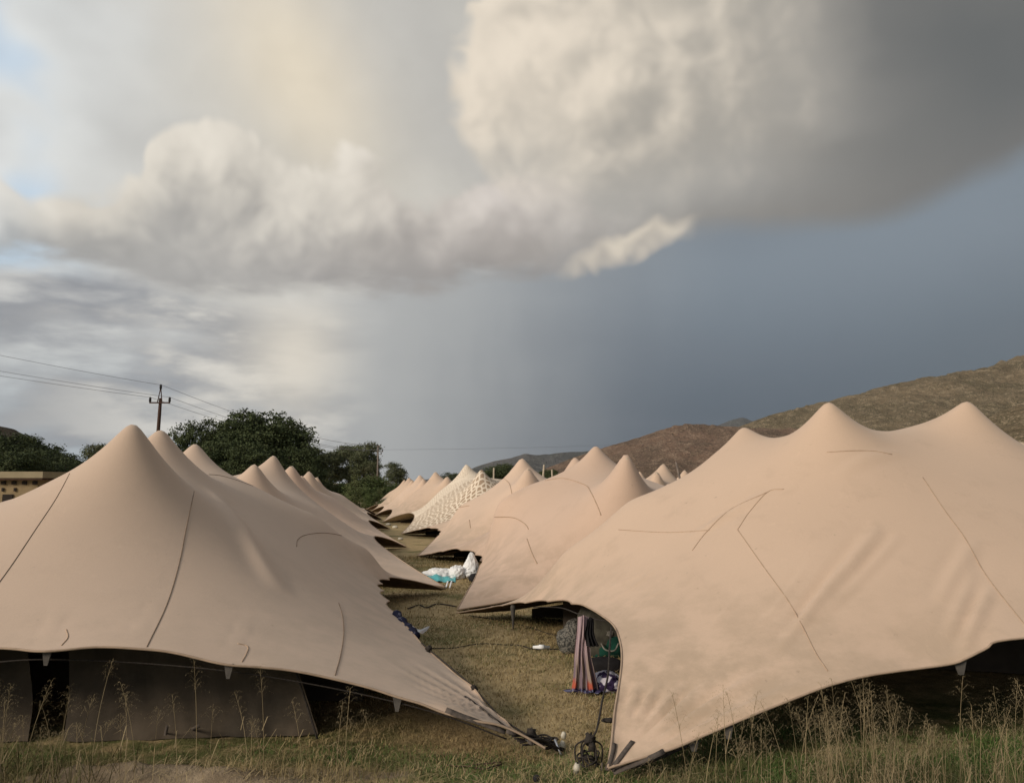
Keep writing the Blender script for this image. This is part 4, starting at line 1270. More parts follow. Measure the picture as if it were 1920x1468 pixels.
# loose poles standing between the tents
for i, (px, py, y, dx, h, lb) in enumerate(((926, 877, 44, 0.02, 1.6, 'pale wooden pole standing right of the patterned tent'), (1020, 871, 40, 0.12, 1.5, 'pale leaning pole behind the third right tent'), (1268, 866, 34, -0.32, 1.6, 'brown leaning pole beside the small tent peak of the next row'), (1035, 880, 46, -0.05, 1.4, 'thin short pole right of the pale leaning pole'))):
    p = at(px, py, y)
    g = gz(p.x, p.y)
    k = (p.z - g) / h
    o = MB().tube([(p.x - dx * k, p.y, g), (p.x - dx * 0.5 * k, p.y, (g + p.z) / 2), (p.x, p.y, p.z - 0.06), (p.x + dx * 0.03, p.y, p.z)], [0.055, 0.052, 0.05, 0.03], 8).build('loose_pole', POLE if i != 2 else PGREY)
    tag(o, lb, 'pole', 'poles between the tents')

# ================================================================== tan building at the left edge
TAN = simple('tan_plaster', (0.30, 0.225, 0.13), (0.25, 0.188, 0.11), 1.5, bmp=0.1)
ROOFM = simple('tan_sheet_roof', (0.33, 0.275, 0.18), (0.28, 0.23, 0.15), 1.0)
OPEN = simple('dark_opening', (0.03, 0.022, 0.018), None, 4)
BEAM = simple('brown_beam', (0.09, 0.05, 0.035), (0.06, 0.035, 0.025), 4)
def building():
    y = 46.0
    pr = at(80, 905, y); zt = at(40, 886, y).z; ze = at(40, 898, y).z
    xr = pr.x; xl = xr - 12
    g = gz(xr, y)
    root = empty('building', (xr - 6, y + 3, g), 'low tan plastered building with flat fascia roof at the left edge', 'building')
    MB().box(((xl + xr) / 2 - 0.2, y + 3.0, (g + ze) / 2 - 0.05), (11.6, 5.6, ze - g + 0.0)).build('wall', TAN, root, False)
    rf = MB()
    rf.box(((xl + xr) / 2, y + 2.9, ze + (zt - ze) * 0.5 + 0.06), (12.3, 6.4, zt - ze))
    rf.build('roof_fascia', ROOFM, root, False)
    MB().box(((xl + xr) / 2, y + 2.9, ze + 0.0), (12.2, 6.3, 0.1)).build('eaves_beam', BEAM, root, False)
    for k in range(9):
        x = xr - 0.55 - 0.62 * k
        MB().box((x, y + 0.16, ze - 0.22), (0.26, 0.12, 0.20)).build('vent_opening', OPEN, root, False)
    for k in range(5):
        x = xr - 1.7 - 0.72 * k
        MB().box((x, y + 0.165, ze - 0.62), (0.12, 0.11, 0.20)).build('small_window', OPEN, root, False)
    MB().box((xr - 2.1, y + 0.17, ze - 1.15), (0.6, 0.10, 0.5)).build('window', OPEN, root, False)
building()

# ================================================================== van, far house
WHITE = simple('white_paint', (0.78, 0.78, 0.77), (0.72, 0.72, 0.71), 3, 0.35, 0.5)
GLASS = simple('dark_glass', (0.02, 0.022, 0.025), None, 3, 0.1, 0.5)
TYRE = simple('tyre_rubber', (0.02, 0.02, 0.02), None, 10)
GREYR = simple('grey_roof', (0.30, 0.30, 0.31), (0.25, 0.25, 0.26), 2)
def van():
    y = 170.0
    c = at(664, 927, y)
    base = c.z - 1.1
    root = empty('van', (c.x, y, base), 'white van parked beyond the left tents among bushes', 'van')
    L, Hh, Wd = 4.6, 2.0, 1.8
    prof = [(-2.3, 0.35), (2.1, 0.35), (2.3, 0.55), (2.25, 1.05), (1.55, 1.25), (1.05, 1.95), (-2.1, 2.0), (-2.3, 1.85)]
    V = []
    for s in (-1, 1):
        for a, b_ in prof:
            k = 0.9 if b_ > 1.3 else 1.0
            V.append((c.x + a, y + s * Wd / 2 * k, base + b_))
    n = len(prof)
    F = [tuple(range(n))[::-1][::-1], tuple(range(n, 2 * n))[::-1]] + [(i, i + n, (i + 1) % n + n, (i + 1) % n) for i in range(n)]
    body = mesh_obj('body', V, F, WHITE, root, False)
    for a0, a1 in ((-2.0, -1.05), (-0.95, 0.0), (0.1, 0.95)):
        MB().box((c.x + (a0 + a1) / 2, y - Wd / 2 * 0.95 - 0.005, base + 1.52), (a1 - a0, 0.06, 0.5)).build('window', GLASS, root, False)
    MB().box((c.x + 1.42, y, base + 1.62), (0.5, 1.4, 0.05), Matrix.Rotation(R(54), 3, 'Y')).build('windscreen', GLASS, root, False)
    for a in (-1.4, 1.45):
        for s in (-1, 1):
            MB().tube([(c.x + a, y + s * 0.72, base + 0.34), (c.x + a, y + s * 0.94, base + 0.34)], 0.34, 14).build('wheel', TYRE, root)
van()
def house(px, y, label):
    c = at(px, 909, y)
    g = c.z - 2.0
    root = empty('house', (c.x, y, g), label, 'house')
    MB().box((c.x, y, g + 1.2), (6, 5, 2.4)).build('wall', GREYR, root, False)
    V = [(c.x - 3.3, y - 2.8, g + 2.4), (c.x + 3.3, y - 2.8, g + 2.4), (c.x + 3.3, y + 2.8, g + 2.4), (c.x - 3.3, y + 2.8, g + 2.4), (c.x - 3.3, y, g + 3.5), (c.x + 3.3, y, g + 3.5)]
    mesh_obj('roof', V, [(0, 1, 5, 4), (2, 3, 4, 5), (0, 4, 3), (1, 2, 5), (3, 2, 1, 0)], GREYR, root, False)
    for s in (-1.5, 1.2):
        MB().box((c.x + s, y - 2.52, g + 1.4), (0.9, 0.1, 0.9)).build('window', GLASS, root, False)
house(733, 300, 'small grey house half hidden behind the far end of the right row')

# ================================================================== grass (stuff)
def grass_material(name, c1, c2, c3):
    m, nt, b, tc = material(name, 0.8, 0.15)
    geo = nt.nodes.new('ShaderNodeNewGeometry')
    rnd = X(nt, geo.outputs['Random Per Island'])
    n = noise(nt, geo.outputs['Position'], 1.6, 3, 0.5)
    c = mixc(nt, rnd, c1, c2)
    c = mixc(nt, n.step(0.42, 0.66) * 0.8, c, c3)
    setc(nt, b, c)
    return m
G_GREEN = grass_material('green_blades', (0.070, 0.125, 0.032, 1), (0.115, 0.175, 0.052, 1), (0.150, 0.165, 0.065, 1))
G_DRY = grass_material('dry_blades', (0.265, 0.202, 0.100, 1), (0.37, 0.285, 0.150, 1), (0.195, 0.165, 0.070, 1))
G_OLIVE = grass_material('olive_blades', (0.085, 0.085, 0.034, 1), (0.150, 0.130, 0.060, 1), (0.105, 0.100, 0.040, 1))
G_SEED = grass_material('seed_stalks', (0.22, 0.168, 0.095, 1), (0.35, 0.275, 0.16, 1), (0.175, 0.135, 0.075, 1))
G_STRAW = grass_material('straw_blades', (0.36, 0.275, 0.15, 1), (0.46, 0.36, 0.205, 1), (0.28, 0.215, 0.115, 1))

def blades(name, xy, h, w, bend, mat, label, seed, z0=None):
    q = np.random.default_rng(seed)
    n = len(xy)
    w = np.zeros(n) + w
    a = q.uniform(0, 2 * np.pi, n)
    d = np.stack([np.cos(a), np.sin(a)], 1)
    s = np.stack([-d[:, 1], d[:, 0]], 1)
    z = ground_z(xy[:, 0], xy[:, 1]) if z0 is None else z0
    bd = bend * q.uniform(0.3, 1.3, n)
    def pt(t, ww, sg):
        k = (t ** 1.7) * bd * h
        zz = z + h * t * np.sqrt(np.clip(1 - (bd * t) ** 2 * 0.5, 0.05, 1))
        p = xy + d * k[:, None] + s * (sg * ww * 0.5)[:, None]
        return np.c_[p, zz]
    V = np.stack([pt(0, w, -1), pt(0, w, 1), pt(0.55, w * 0.8, -1), pt(0.55, w * 0.8, 1), pt(1.0, w * 0.0, 1)], 1).reshape(-1, 3)
    b = np.arange(n)[:, None] * 5
    me = bpy.data.meshes.new(name)
    F = (b + np.array([[0, 1, 3, 2]])).tolist() + (b + np.array([[2, 3, 4]])).tolist()
    me.from_pydata(V.tolist(), [], F)
    me.materials.append(mat)
    me.update()
    o = bpy.data.objects.new(name, me)
    col.objects.link(o)
    tag(o, label, 'grass', None, 'stuff')
    return o

def scatter(n, x0, x1, y0, y1, dens, seed):
    q = np.random.default_rng(seed)
    out = []
    tot = 0
    while tot < n:
        x = q.uniform(x0, x1, n); y = q.uniform(y0, y1, n)
        k = q.uniform(0, 1, n) < dens(x, y)
        out.append(np.stack([x[k], y[k]], 1)); tot += k.sum()
        if len(out) > 40: break
    return np.vstack(out)[:n]

# alley turf: short, dry, denser near the camera
def alley(x, y):
    cx = 0.55 - 0.215 * (y - 6)
    half = 1.0 + 0.9 * sm(y, 6, 9) + 0.6
    m = sm(np.abs(x - cx), half + 0.9, half - 0.2)
    return m * np.clip(9.0 / y, 0, 1) ** 1.3 * (0.35 + 0.65 * sm(fbm(x * 1.3, y * 1.3, 3, 51), 0.35, 0.6))
P = scatter(46000, -6, 3.2, 5.9, 24, alley, 1)
q = np.random.default_rng(11)
hh = q.uniform(0.018, 0.045, len(P)) * (0.8 + 0.03 * P[:, 1])
blades('short_grass', P, hh, 0.004 + 0.0005 * P[:, 1], 0.9, G_DRY, 'short dry grass of the alley between the tents', 2)
P = scatter(10000, -5, 3.2, 5.6, 14, lambda x, y: 0.8 * alley(x, y) * sm(fbm(x * 0.8 + 5, y * 0.8, 3, 77), 0.42, 0.6), 3)
blades('green_turf', P, np.random.default_rng(5).uniform(0.02, 0.045, len(P)), 0.005, 0.8, G_GREEN, 'green turf patches in the alley between the tents', 4)
# straw lying flat
def litter(name, n, x0, x1, y0, y1, dens, seed, label, lmin=0.05, lmax=0.16):
    P = scatter(n, x0, x1, y0, y1, dens, seed)
    q = np.random.default_rng(seed + 1)
    n = len(P)
    a = q.uniform(0, np.pi, n); L = q.uniform(lmin, lmax, n); w = q.uniform(0.0025, 0.005, n) * np.clip(P[:, 1] / 7, 1, 2.2)
    d = np.stack([np.cos(a), np.sin(a)], 1) * L[:, None] / 2
    s = np.stack([-np.sin(a), np.cos(a)], 1) * w[:, None] / 2
    z = ground_z(P[:, 0], P[:, 1])
    za = z + q.uniform(0.008, 0.03, n); zb = z + q.uniform(0.008, 0.045, n); zm = np.maximum(za, zb) + 0.006
    V = np.stack([np.c_[P - d - s, za], np.c_[P - d + s, za], np.c_[P - s, zm], np.c_[P + s, zm], np.c_[P + d, zb]], 1).reshape(-1, 3)
    b = np.arange(n)[:, None] * 5
    me = bpy.data.meshes.new(name)
    me.from_pydata(V.tolist(), [], (b + np.array([[0, 1, 3, 2]])).tolist() + (b + np.array([[2, 3, 4]])).tolist())
    me.materials.append(G_STRAW); me.update()
    o = bpy.data.objects.new(name, me); col.objects.link(o)
    tag(o, label, 'straw', None, 'stuff')
litter('straw', 6500, -4, 3, 5.9, 16, lambda x, y: alley(x, y), 21, 'loose straw lying in the alley between the tents')
litter('straw', 1700, -4.5, 4.5, 5.1, 6.7, lambda x, y: 0.25 + 0.75 * np.exp(-((x + 1.7) / 0.9) ** 2 - ((y - 6.1) / 0.35) ** 2), 27, 'loose straw on the soil in front of the tents', 0.06, 0.24)
# foreground turf
def fore(x, y):
    d = dirt_mask(x, y)
    return np.clip((0.12 + 0.88 * sm(fbm(x * 1.4, y * 2.5, 3, 91), 0.36, 0.56)) * sm(d, 0.46, 0.20) * np.maximum(sm(y, 6.95, 6.3), sm(x, 1.2, 2.0) * sm(y, 7.4, 6.9)), 0, 1)
def tuft(x, y):
    return np.exp(-((x + 1.55) / 0.55) ** 2 - ((y - 6.15) / 0.25) ** 2) + 0.7 * np.exp(-((x + 3.9) / 0.6) ** 2 - ((y - 5.95) / 0.25) ** 2) + 0.4 * np.exp(-((x - 0.4) / 0.35) ** 2 - ((y - 5.75) / 0.3) ** 2)
P = scatter(66000, -5.6, 5.4, 5.0, 7.3, lambda x, y: fore(x, y), 6)
q = np.random.default_rng(8)
hs_ = q.uniform(0.018, 0.05, len(P)) * (0.8 + 0.9 * sm(P[:, 0], 0.9, 2.2) + 0.9 * sm(P[:, 1], 6.0, 5.6) * sm(P[:, 0], 0.3, -0.6))
blades('foreground_grass', P, hs_, 0.0045, 0.9, G_GREEN, 'green grass in front of the tents', 7)
P = scatter(3800, -5.6, 5.4, 4.8, 6.9, lambda x, y: 0.75 * tuft(x, y) + 0.05 * fore(x, y), 9)
q = np.random.default_rng(10)
blades('foreground_dry_grass', P, q.uniform(0.03, 0.13, len(P)), 0.004, 0.85, G_DRY, 'dry grass tufts in front of the tents', 12)
P = scatter(3600, 0.9, 5.2, 4.7, 6.2, lambda x, y: 0.15 + 0.85 * sm(fbm(x * 2, y * 2, 2, 14), 0.4, 0.6), 13)
blades('long_grass', P, np.random.default_rng(14).uniform(0.06, 0.26, len(P)), 0.005, 0.95, G_OLIVE, 'long bent grass leaves below the right tent edge', 15)
P = scatter(420, -4.8, -2.6, 5.6, 6.3, lambda x, y: sm(x, -2.4, -3.4), 16)
blades('long_grass', P, np.random.default_rng(17).uniform(0.12, 0.36, len(P)), 0.006, 0.85, G_OLIVE, 'long bent grass leaves before the left tent wall', 18)

def seed_grass(name, spots, label, seed, hmin, hmax):
    """tall stalks with open feathery seed heads"""
    q = np.random.default_rng(seed)
    mb = MB()
    for (x, y) in spots:
        h = q.uniform(hmin, hmax)
        a = q.uniform(0, 2 * math.pi)
        le = q.uniform(0.03, 0.30) * h
        z0 = gz(x, y)
        P = []
        for t in np.linspace(0, 1, 8):
            P.append(Vector((x + math.cos(a) * le * t ** 1.8, y + math.sin(a) * le * t ** 1.8 * 0.5, z0 + h * t * (1 - 0.06 * t))))
        mb.tube(P, list(np.linspace(0.0026, 0.0011, 8)), 3, False)
        # leaf blades along the lower stem
        for _ in range(q.integers(1, 4)):
            t0 = q.uniform(0.05, 0.5); b = q.uniform(0, 2 * math.pi); L = q.uniform(0.10, 0.25)
            o = P[0].lerp(P[-1], t0)
            dv = Vector((math.cos(b), math.sin(b), 0))
            sd_ = Vector((-dv.y, dv.x, 0)) * 0.003
            p1_ = o + dv * L * 0.45 + Vector((0, 0, L * 0.55)); p2_ = o + dv * L + Vector((0, 0, L * 0.45))
            mb.add([o - sd_, o + sd_, p1_ + sd_, p1_ - sd_, p2_], [(0, 1, 2, 3), (3, 2, 4)])
        # seed head
        nb = int(q.integers(14, 26))
        pl = q.uniform(0.22, 0.38)
        for k in range(nb):
            t = 1 - pl + pl * (k + q.uniform(0, 1)) / nb
            i = min(6, int(t * 7)); o = P[i].lerp(P[i + 1], t * 7 - i)
            b = k * 2.4 + q.uniform(-0.4, 0.4)
            L = q.uniform(0.05, 0.115) * (1.25 - 0.85 * (t - 1 + pl) / pl)
            dv = Vector((math.cos(b), math.sin(b), 0))
            p1_ = o + dv * L * 0.55 + Vector((0, 0, L * 0.45)); p2_ = o + dv * L + Vector((0, 0, L * 0.25))
            sd_ = Vector((-dv.y, dv.x, 0)) * 0.0007
            mb.add([o - sd_, o + sd_, p1_ + sd_, p1_ - sd_, p2_], [(0, 1, 2, 3), (3, 2, 4)])
            for s in (0.45, 0.7, 0.88, 1.0):
                c = (o.lerp(p1_, s / 0.6) if s < 0.6 else p1_.lerp(p2_, (s - 0.6) / 0.4))
                e = Vector((q.uniform(-1, 1), q.uniform(-1, 1), q.uniform(-1.3, 0.3))).normalized() * q.uniform(0.008, 0.014)
                w = Vector((e.y, -e.x, e.z * 0.3)).normalized() * 0.0017
                mb.add([c - w, c + w, c + e], [(0, 1, 2)])
    o = mb.build(name, G_SEED, None, False)
    tag(o, label, 'grass', None, 'stuff')
q = np.random.default_rng(33)
sp = [(q.uniform(1.5, 4.6), q.uniform(4.75, 5.95)) for _ in range(105)] + [(q.uniform(2.1, 3.0), q.uniform(5.2, 5.95)) for _ in range(60)] + [(q.uniform(0.8, 1.6), q.uniform(4.9, 5.6)) for _ in range(9)]
seed_grass('tall_seed_grass', sp, 'tall dry seed grass along the front of the right tent', 35, 0.36, 0.90)
sp = [(q.uniform(-4.6, -3.1), q.uniform(5.5, 6.15)) for _ in range(48)] + [(q.uniform(-3.2, -2.2), q.uniform(5.8, 6.25)) for _ in range(12)] + [(q.uniform(-2.1, -1.0), q.uniform(5.9, 6.3)) for _ in range(9)]
seed_grass('tall_seed_grass', sp, 'tall dry seed grass before the left tent wall', 36, 0.35, 0.85)

# ================================================================== belongings in the alley
def blob(name, c, rad, mat, seed, amp=0.18, freq=2.2, nu=40, nv=26, flat=0.0, power=2.0, parent=None, peak=None, crease=0.0):
    """soft lumpy bundle resting on the ground: superellipsoid with fold noise"""
    V = []
    for j in range(nv + 1):
        th = math.pi * j / nv
        for i in range(nu):
            ph = 2 * math.pi * i / nu
            d = Vector((math.sin(th) * math.cos(ph), math.sin(th) * math.sin(ph), math.cos(th)))
            k = (abs(d.x) ** power + abs(d.y) ** power + abs(d.z) ** power) ** (-1.0 / power)
            n = fbm(np.array([d.x * freq + 5 + d.z]), np.array([d.y * freq + 3 - d.z * 0.7]), 4, seed)[0] - 0.5
            cr = 0.0
            if crease:
                cr = -crease * abs(math.sin(7 * ph + 3 * n * 6 + d.z * 2)) ** 3
            k *= 1 + amp * 2 * n + cr
            p = Vector((d.x * rad[0], d.y * rad[1], d.z * rad[2])) * k
            if peak:
                g = math.exp(-(((p.x - peak[0]) ** 2 + (p.y - peak[1]) ** 2) / peak[3] ** 2))
                if d.z > 0: p.z += peak[2] * g
            p.z = max(p.z, -rad[2] * 0.55)
            V.append((c[0] + p.x, c[1] + p.y, c[2] + p.z + rad[2] * 0.55))
    return mesh_obj(name, V, [f[::-1] for f in grid_faces(nv + 1, nu, True)], mat, parent)

def pattern(name, ca, cb, scale, lo, hi, stretch=(1, 1, 1), detail=2):
    m, nt, b, tc = material(name, 0.85, 0.15)
    n = noise(nt, mapping(nt, tc.outputs['Object'], scale=stretch), scale, detail, 0.5, 0.6)
    setc(nt, b, mixc(nt, n.step(lo, hi), (*ca, 1), (*cb, 1)))
    return m
M_SPECK = pattern('grey_speckled_cloth', (0.17, 0.16, 0.14), (0.045, 0.045, 0.042), 42, 0.45, 0.55)
M_CAMO = pattern('lilac_and_purple_cloth', (0.55, 0.52, 0.58), (0.035, 0.022, 0.06), 6.5, 0.54, 0.58)
M_GREEN = pattern('green_bag_cloth', (0.010, 0.050, 0.036), (0.014, 0.075, 0.054), 9, 0.45, 0.6)
M_GREYJ = pattern('grey_jacket_cloth', (0.25, 0.235, 0.21), (0.14, 0.13, 0.115), 12, 0.4, 0.6)
M_BLACK = simple('black_cloth', (0.012, 0.011, 0.012), (0.02, 0.018, 0.02), 10)
M_MAROON = simple('maroon_cloth', (0.07, 0.015, 0.02), None, 10)
M_OLIVE = simple('olive_grey_cloth', (0.09, 0.085, 0.065), (0.05, 0.046, 0.036), 10)
M_WHITE = simple('white_bedding', (0.80, 0.80, 0.80), (0.70, 0.71, 0.72), 3, 0.8)
M_TEAL = simple('teal_plastic', (0.06, 0.42, 0.45), (0.05, 0.35, 0.38), 5, 0.5, 0.4)
M_PVC = simple('white_plastic', (0.58, 0.53, 0.43), (0.46, 0.42, 0.34), 12, 0.5, 0.4)
M_NAVY = pattern('navy_patterned_cloth', (0.012, 0.014, 0.035), (0.10, 0.10, 0.14), 16, 0.60, 0.66)
M_FILM = simple('grey_plastic_sheet', (0.42, 0.43, 0.46), (0.36, 0.37, 0.40), 5, 0.4, 0.4)

def sarong_material():
    m, nt, b, tc = material('mauve_striped_sarong', 0.85, 0.1)
    sp = nt.nodes.new('ShaderNodeSeparateXYZ')
    nt.links.new(tc.outputs['UV'], sp.inputs[0])
    u, v = X(nt, sp.outputs[0]), X(nt, sp.outputs[1])
    st_ = (u * 43.0 + v * 3.0)._m('SINE').step(-0.6, 0.9)
    st2 = (u * 21.0 + 1.0)._m('SINE').step(0.2, 0.8)
    up = mixc(nt, st_, (0.42, 0.315, 0.32, 1), (0.29, 0.21, 0.235, 1))
    low = mixc(nt, st2, (0.30, 0.23, 0.195, 1), (0.19, 0.14, 0.165, 1))
    c = mixc(nt, v.step(0.62, 0.40), up, low)
    n = noise(nt, tc.outputs['UV'], 9.0, 3, 0.5)
    hem = (v + (n - 0.5) * 0.10).step(0.17, 0.14)
    c = mixc(nt, ((u * 9.0 + n * 2)._m('SINE').step(0.35, 0.6)) * (v + (n - 0.5) * 0.2).step(0.30, 0.2), c, (0.42, 0.10, 0.06, 1))
    c = mixc(nt, hem, c, (0.035, 0.03, 0.075, 1))
    c = mixc(nt, hem * (u * 40.0)._m('SINE').step(0.5, 0.8), c, (0.16, 0.17, 0.26, 1))
    setc(nt, b, c)
    return m
M_SAR = sarong_material()

def hanging(name, top, zbot, w0, w1, mat, seed, npl=7, dep=0.05, nu=60, nv=26, parent=None, flare=1.6, skew=0.0, pool=0.0):
    """limp cloth hung from a short width, falling in uneven folds and pooling at the ground"""
    s, t = np.meshgrid(np.linspace(0, 1, nu + 1), np.linspace(0, 1, nv + 1))
    w = w0 + (w1 - w0) * t ** flare
    n1 = fbm(s * 3.0 + seed, t * 1.2, 3, seed) - 0.5
    n2 = fbm(s * 9.0 + seed, t * 0.8 + 3, 3, seed + 2) - 0.5
    fold = np.sin(2 * np.pi * (npl * s + 1.6 * n1)) * (0.6 + 1.2 * n2)
    x = top.x + (s - 0.5) * w + skew * t + 0.05 * n1 * (0.3 + t) + 0.02 * np.sin(6 * t + seed) * t
    y = top.y + fold * dep * (0.25 + 0.75 * t) + 0.10 * n1 + w * 0.18 * (4 * (s - 0.5) ** 2)
    z = top.z + (zbot - top.z) * np.clip(t * (1 + pool), 0, 1) - 0.03 * (1 - t) ** 4 * np.abs(s - 0.5) * 2
    k = np.clip(t * (1 + pool) - 1, 0, 1)
    y = y - k * (0.5 + fold * 0.4)
    x = x + k * (s - 0.5) * 0.9
    z = np.maximum(z, zbot) + k * 0 + np.where(k > 0, 0.015 * (1 + fold) + 0.004, 0)
    V = np.stack([x, y, z], -1).reshape(-1, 3)
    UV = np.stack([s, 1 - t], -1).reshape(-1, 2)
    return mesh_obj(name, V, grid_faces(nv + 1, nu + 1), mat, parent, True, UV)

g0 = ground(1092, 1288)
root = hanging('sarong', at(1094, 1152, 8.45), gz(g0.x, g0.y) + 0.005, 0.12, 0.36, M_SAR, 3, 4, 0.05, 90, 40, None, 1.7, -0.01, 0.14)
tag(root, 'mauve striped sarong with orange and navy border hanging at the right tent opening', 'sarong')
o = hanging('jacket', at(1107, 1156, 8.35), at(1107, 1212, 8.35).z, 0.07, 0.13, M_BLACK, 8, 3, 0.03, 30, 16)
tag(o, 'black jacket hung over the mauve sarong', 'jacket')

def rest(name, px, py, rad, mat, seed, label, cat, **k):
    p = ground(px, py)
    o = blob(name, (p.x, p.y + rad[1], gz(p.x, p.y)), rad, mat, seed, **k)
    tag(o, label, cat)
    return o, p
o, p = rest('sack', 1074, 1228, (0.19, 0.16, 0.23), M_SPECK, 5, 'grey speckled cloth sack left of the hanging sarong', 'sack', amp=0.30, freq=1.6, power=2.0, peak=(0.08, 0.0, 0.10, 0.14), crease=0.08)
blob('cloth_fold', (p.x + 0.14, p.y + 0.02, 0.0), (0.06, 0.10, 0.20), M_MAROON, 9, 0.2, parent=o)
o, p = rest('bag', 1142, 1236, (0.24, 0.24, 0.20), M_GREEN, 12, 'dark green holdall behind the hanging sarong under the right tent', 'bag', amp=0.12, power=3.2)
MB().tube(catmull([(p.x - 0.10, p.y - 0.02, 0.20), (p.x - 0.05, p.y - 0.06, 0.13), (p.x + 0.06, p.y - 0.06, 0.12), (p.x + 0.12, p.y - 0.02, 0.20)], 14), 0.010, 6).build('handle', M_GREYJ, o)
o = blob('jacket', (p.x + 0.02, p.y + 0.16, 0.27), (0.17, 0.15, 0.075), M_GREYJ, 15, 0.3, 3.5, crease=0.2)
tag(o, 'crumpled grey jacket lying on top of the green holdall', 'jacket')
o = blob('rucksack', (at(1135, 1180, 10.3).x, 10.3, 0.0), (0.36, 0.25, 0.44), M_OLIVE, 18, 0.15, 2.0, power=2.8)
tag(o, 'dark olive rucksack in the shade behind the green holdall', 'rucksack')
o, p = rest('mattress_roll', 1135, 1262, (0.22, 0.15, 0.09), M_BLACK, 25, 'black bedding roll under the green holdall', 'bedding', amp=0.1, power=3)
o, p = rest('blanket', 1142, 1300, (0.22, 0.18, 0.13), M_CAMO, 20, 'white and dark purple blotched blanket heaped beside the sarong', 'blanket', amp=0.2, crease=0.15)

# cable with white connector
P = [ground(x, y) + Vector((0, 0, 0.012)) for x, y in ((806, 1217), (850, 1216), (900, 1211), (945, 1210), (975, 1214), (1000, 1218), (1030, 1218), (1055, 1218), (1075, 1212))]
for i in (2, 4): P[i].z += 0.02
c = rope(None, P, 0.007, 'power_cable')
tag(c, 'black power cable running across the alley grass', 'cable')
a, b_ = ground(999, 1217.5), ground(1031, 1217.5)
o = MB().tube([a + Vector((0, 0, 0.03)), a.lerp(b_, 0.35) + Vector((0, 0, 0.03)), a.lerp(b_, 0.36) + Vector((0, 0, 0.03)), a.lerp(b_, 0.66) + Vector((0, 0, 0.03)), a.lerp(b_, 0.67) + Vector((0, 0, 0.03)), b_ + Vector((0, 0, 0.03))], [0.018, 0.026, 0.034, 0.034, 0.026, 0.02], 10).build('cable_connector', M_WHITE)
tag(o, 'white plug connector on the black cable in the alley', 'connector')
P = [ground(x, y) + Vector((0, 0, 0.015)) for x, y in ((880, 1155), (930, 1163), (985, 1175), (1030, 1190), (1075, 1198))]
tag(rope(None, P, 0.006, 'ground_rope'), 'thin dark rope lying on the grass before the right tent opening', 'rope')
P = [ground(x, y) + Vector((0, 0, 0.02)) for x, y in ((765, 1143), (785, 1136), (800, 1141), (818, 1134), (840, 1136), (855, 1139))]
tag(rope(None, P, 0.012, 'ground_rope'), 'dark twisted rope on the grass left of the second right tent corner', 'rope')
for k, (pts, lb) in enumerate(((((838, 1438), (870, 1440), (900, 1436), (940, 1432)), 'dark thin stick lying on the foreground soil'), (((880, 1440), (905, 1445), (925, 1440), (940, 1436)), 'second dark stick touching the first on the foreground soil'))):
    P = [ground(x, y) + Vector((0, 0, 0.015)) for x, y in pts]
    tag(rope(None, P, 0.006, 'stick', PWOOD), lb, 'stick')

# bedding heap further up the alley
p = ground(826, 1086)
o = blob('duvet', (p.x - 0.05, p.y + 0.25, gz(p.x, p.y)), (0.46, 0.32, 0.15), M_WHITE, 31, 0.30, 3.2, 60, 36, crease=0.16)
tag(o, 'white duvet spread on the alley grass left of the heap', 'duvet')
p = ground(856, 1086)
o = blob('pillow', (p.x, p.y + 0.15, gz(p.x, p.y)), (0.22, 0.20, 0.20), M_WHITE, 33, 0.26, 3.0, 50, 32, crease=0.14)
tag(o, 'rounded white pillow between duvet and peaked sheet', 'pillow')
p = ground(880, 1085)
o = blob('sheet', (p.x, p.y + 0.2, gz(p.x, p.y)), (0.27, 0.24, 0.14), M_WHITE, 35, 0.32, 3.6, 60, 36, peak=(0.03, 0.05, 0.36, 0.17), crease=0.22)
tag(o, 'white sheet pulled up to a point at the tent edge', 'sheet')
bt = [ground(x, y) + Vector((0, 0, 0.012)) for x, y in ((800, 1082), (826, 1090), (848, 1091), (852, 1082))]
V = []
for j in range(6):
    for i in range(14):
        s, t = i / 13, j / 5
        q0 = ground(798 + 56 * s, 1092 - 10 * t)
        V.append((q0.x, q0.y, gz(q0.x, q0.y) + 0.03 + 0.10 * (1 - abs(2 * t - 1)) * (0.6 + 0.4 * math.sin(5 * s)) + 0.02 * math.sin(17 * s + 3 * t)))
o = mesh_obj('plastic_sheet', V, grid_faces(6, 14), M_TEAL)
tag(o, 'turquoise plastic sheet under the white bedding', 'plastic sheet')
for k, (x, lb) in enumerate(((838, 'left white peg tape before the turquoise sheet'), (845, 'right white peg tape before the turquoise sheet'))):
    p = ground(x - 2, 1103)
    e = at(x + 2, 1089, p.y + 0.3)
    o = MB().ribbon([p + Vector((0, 0, 0.01)), p.lerp(e, 0.5), e], [(0, -1, 0.3)] * 3, 0.035).build('peg_tape', M_WHITE)
    tag(o, lb, 'tape')
o = blob('bag', (at(890, 1085, 17.6).x, 17.7, 0), (0.14, 0.15, 0.12), M_BLACK, 41, 0.15)
tag(o, 'small black bag right of the white peaked sheet', 'bag')

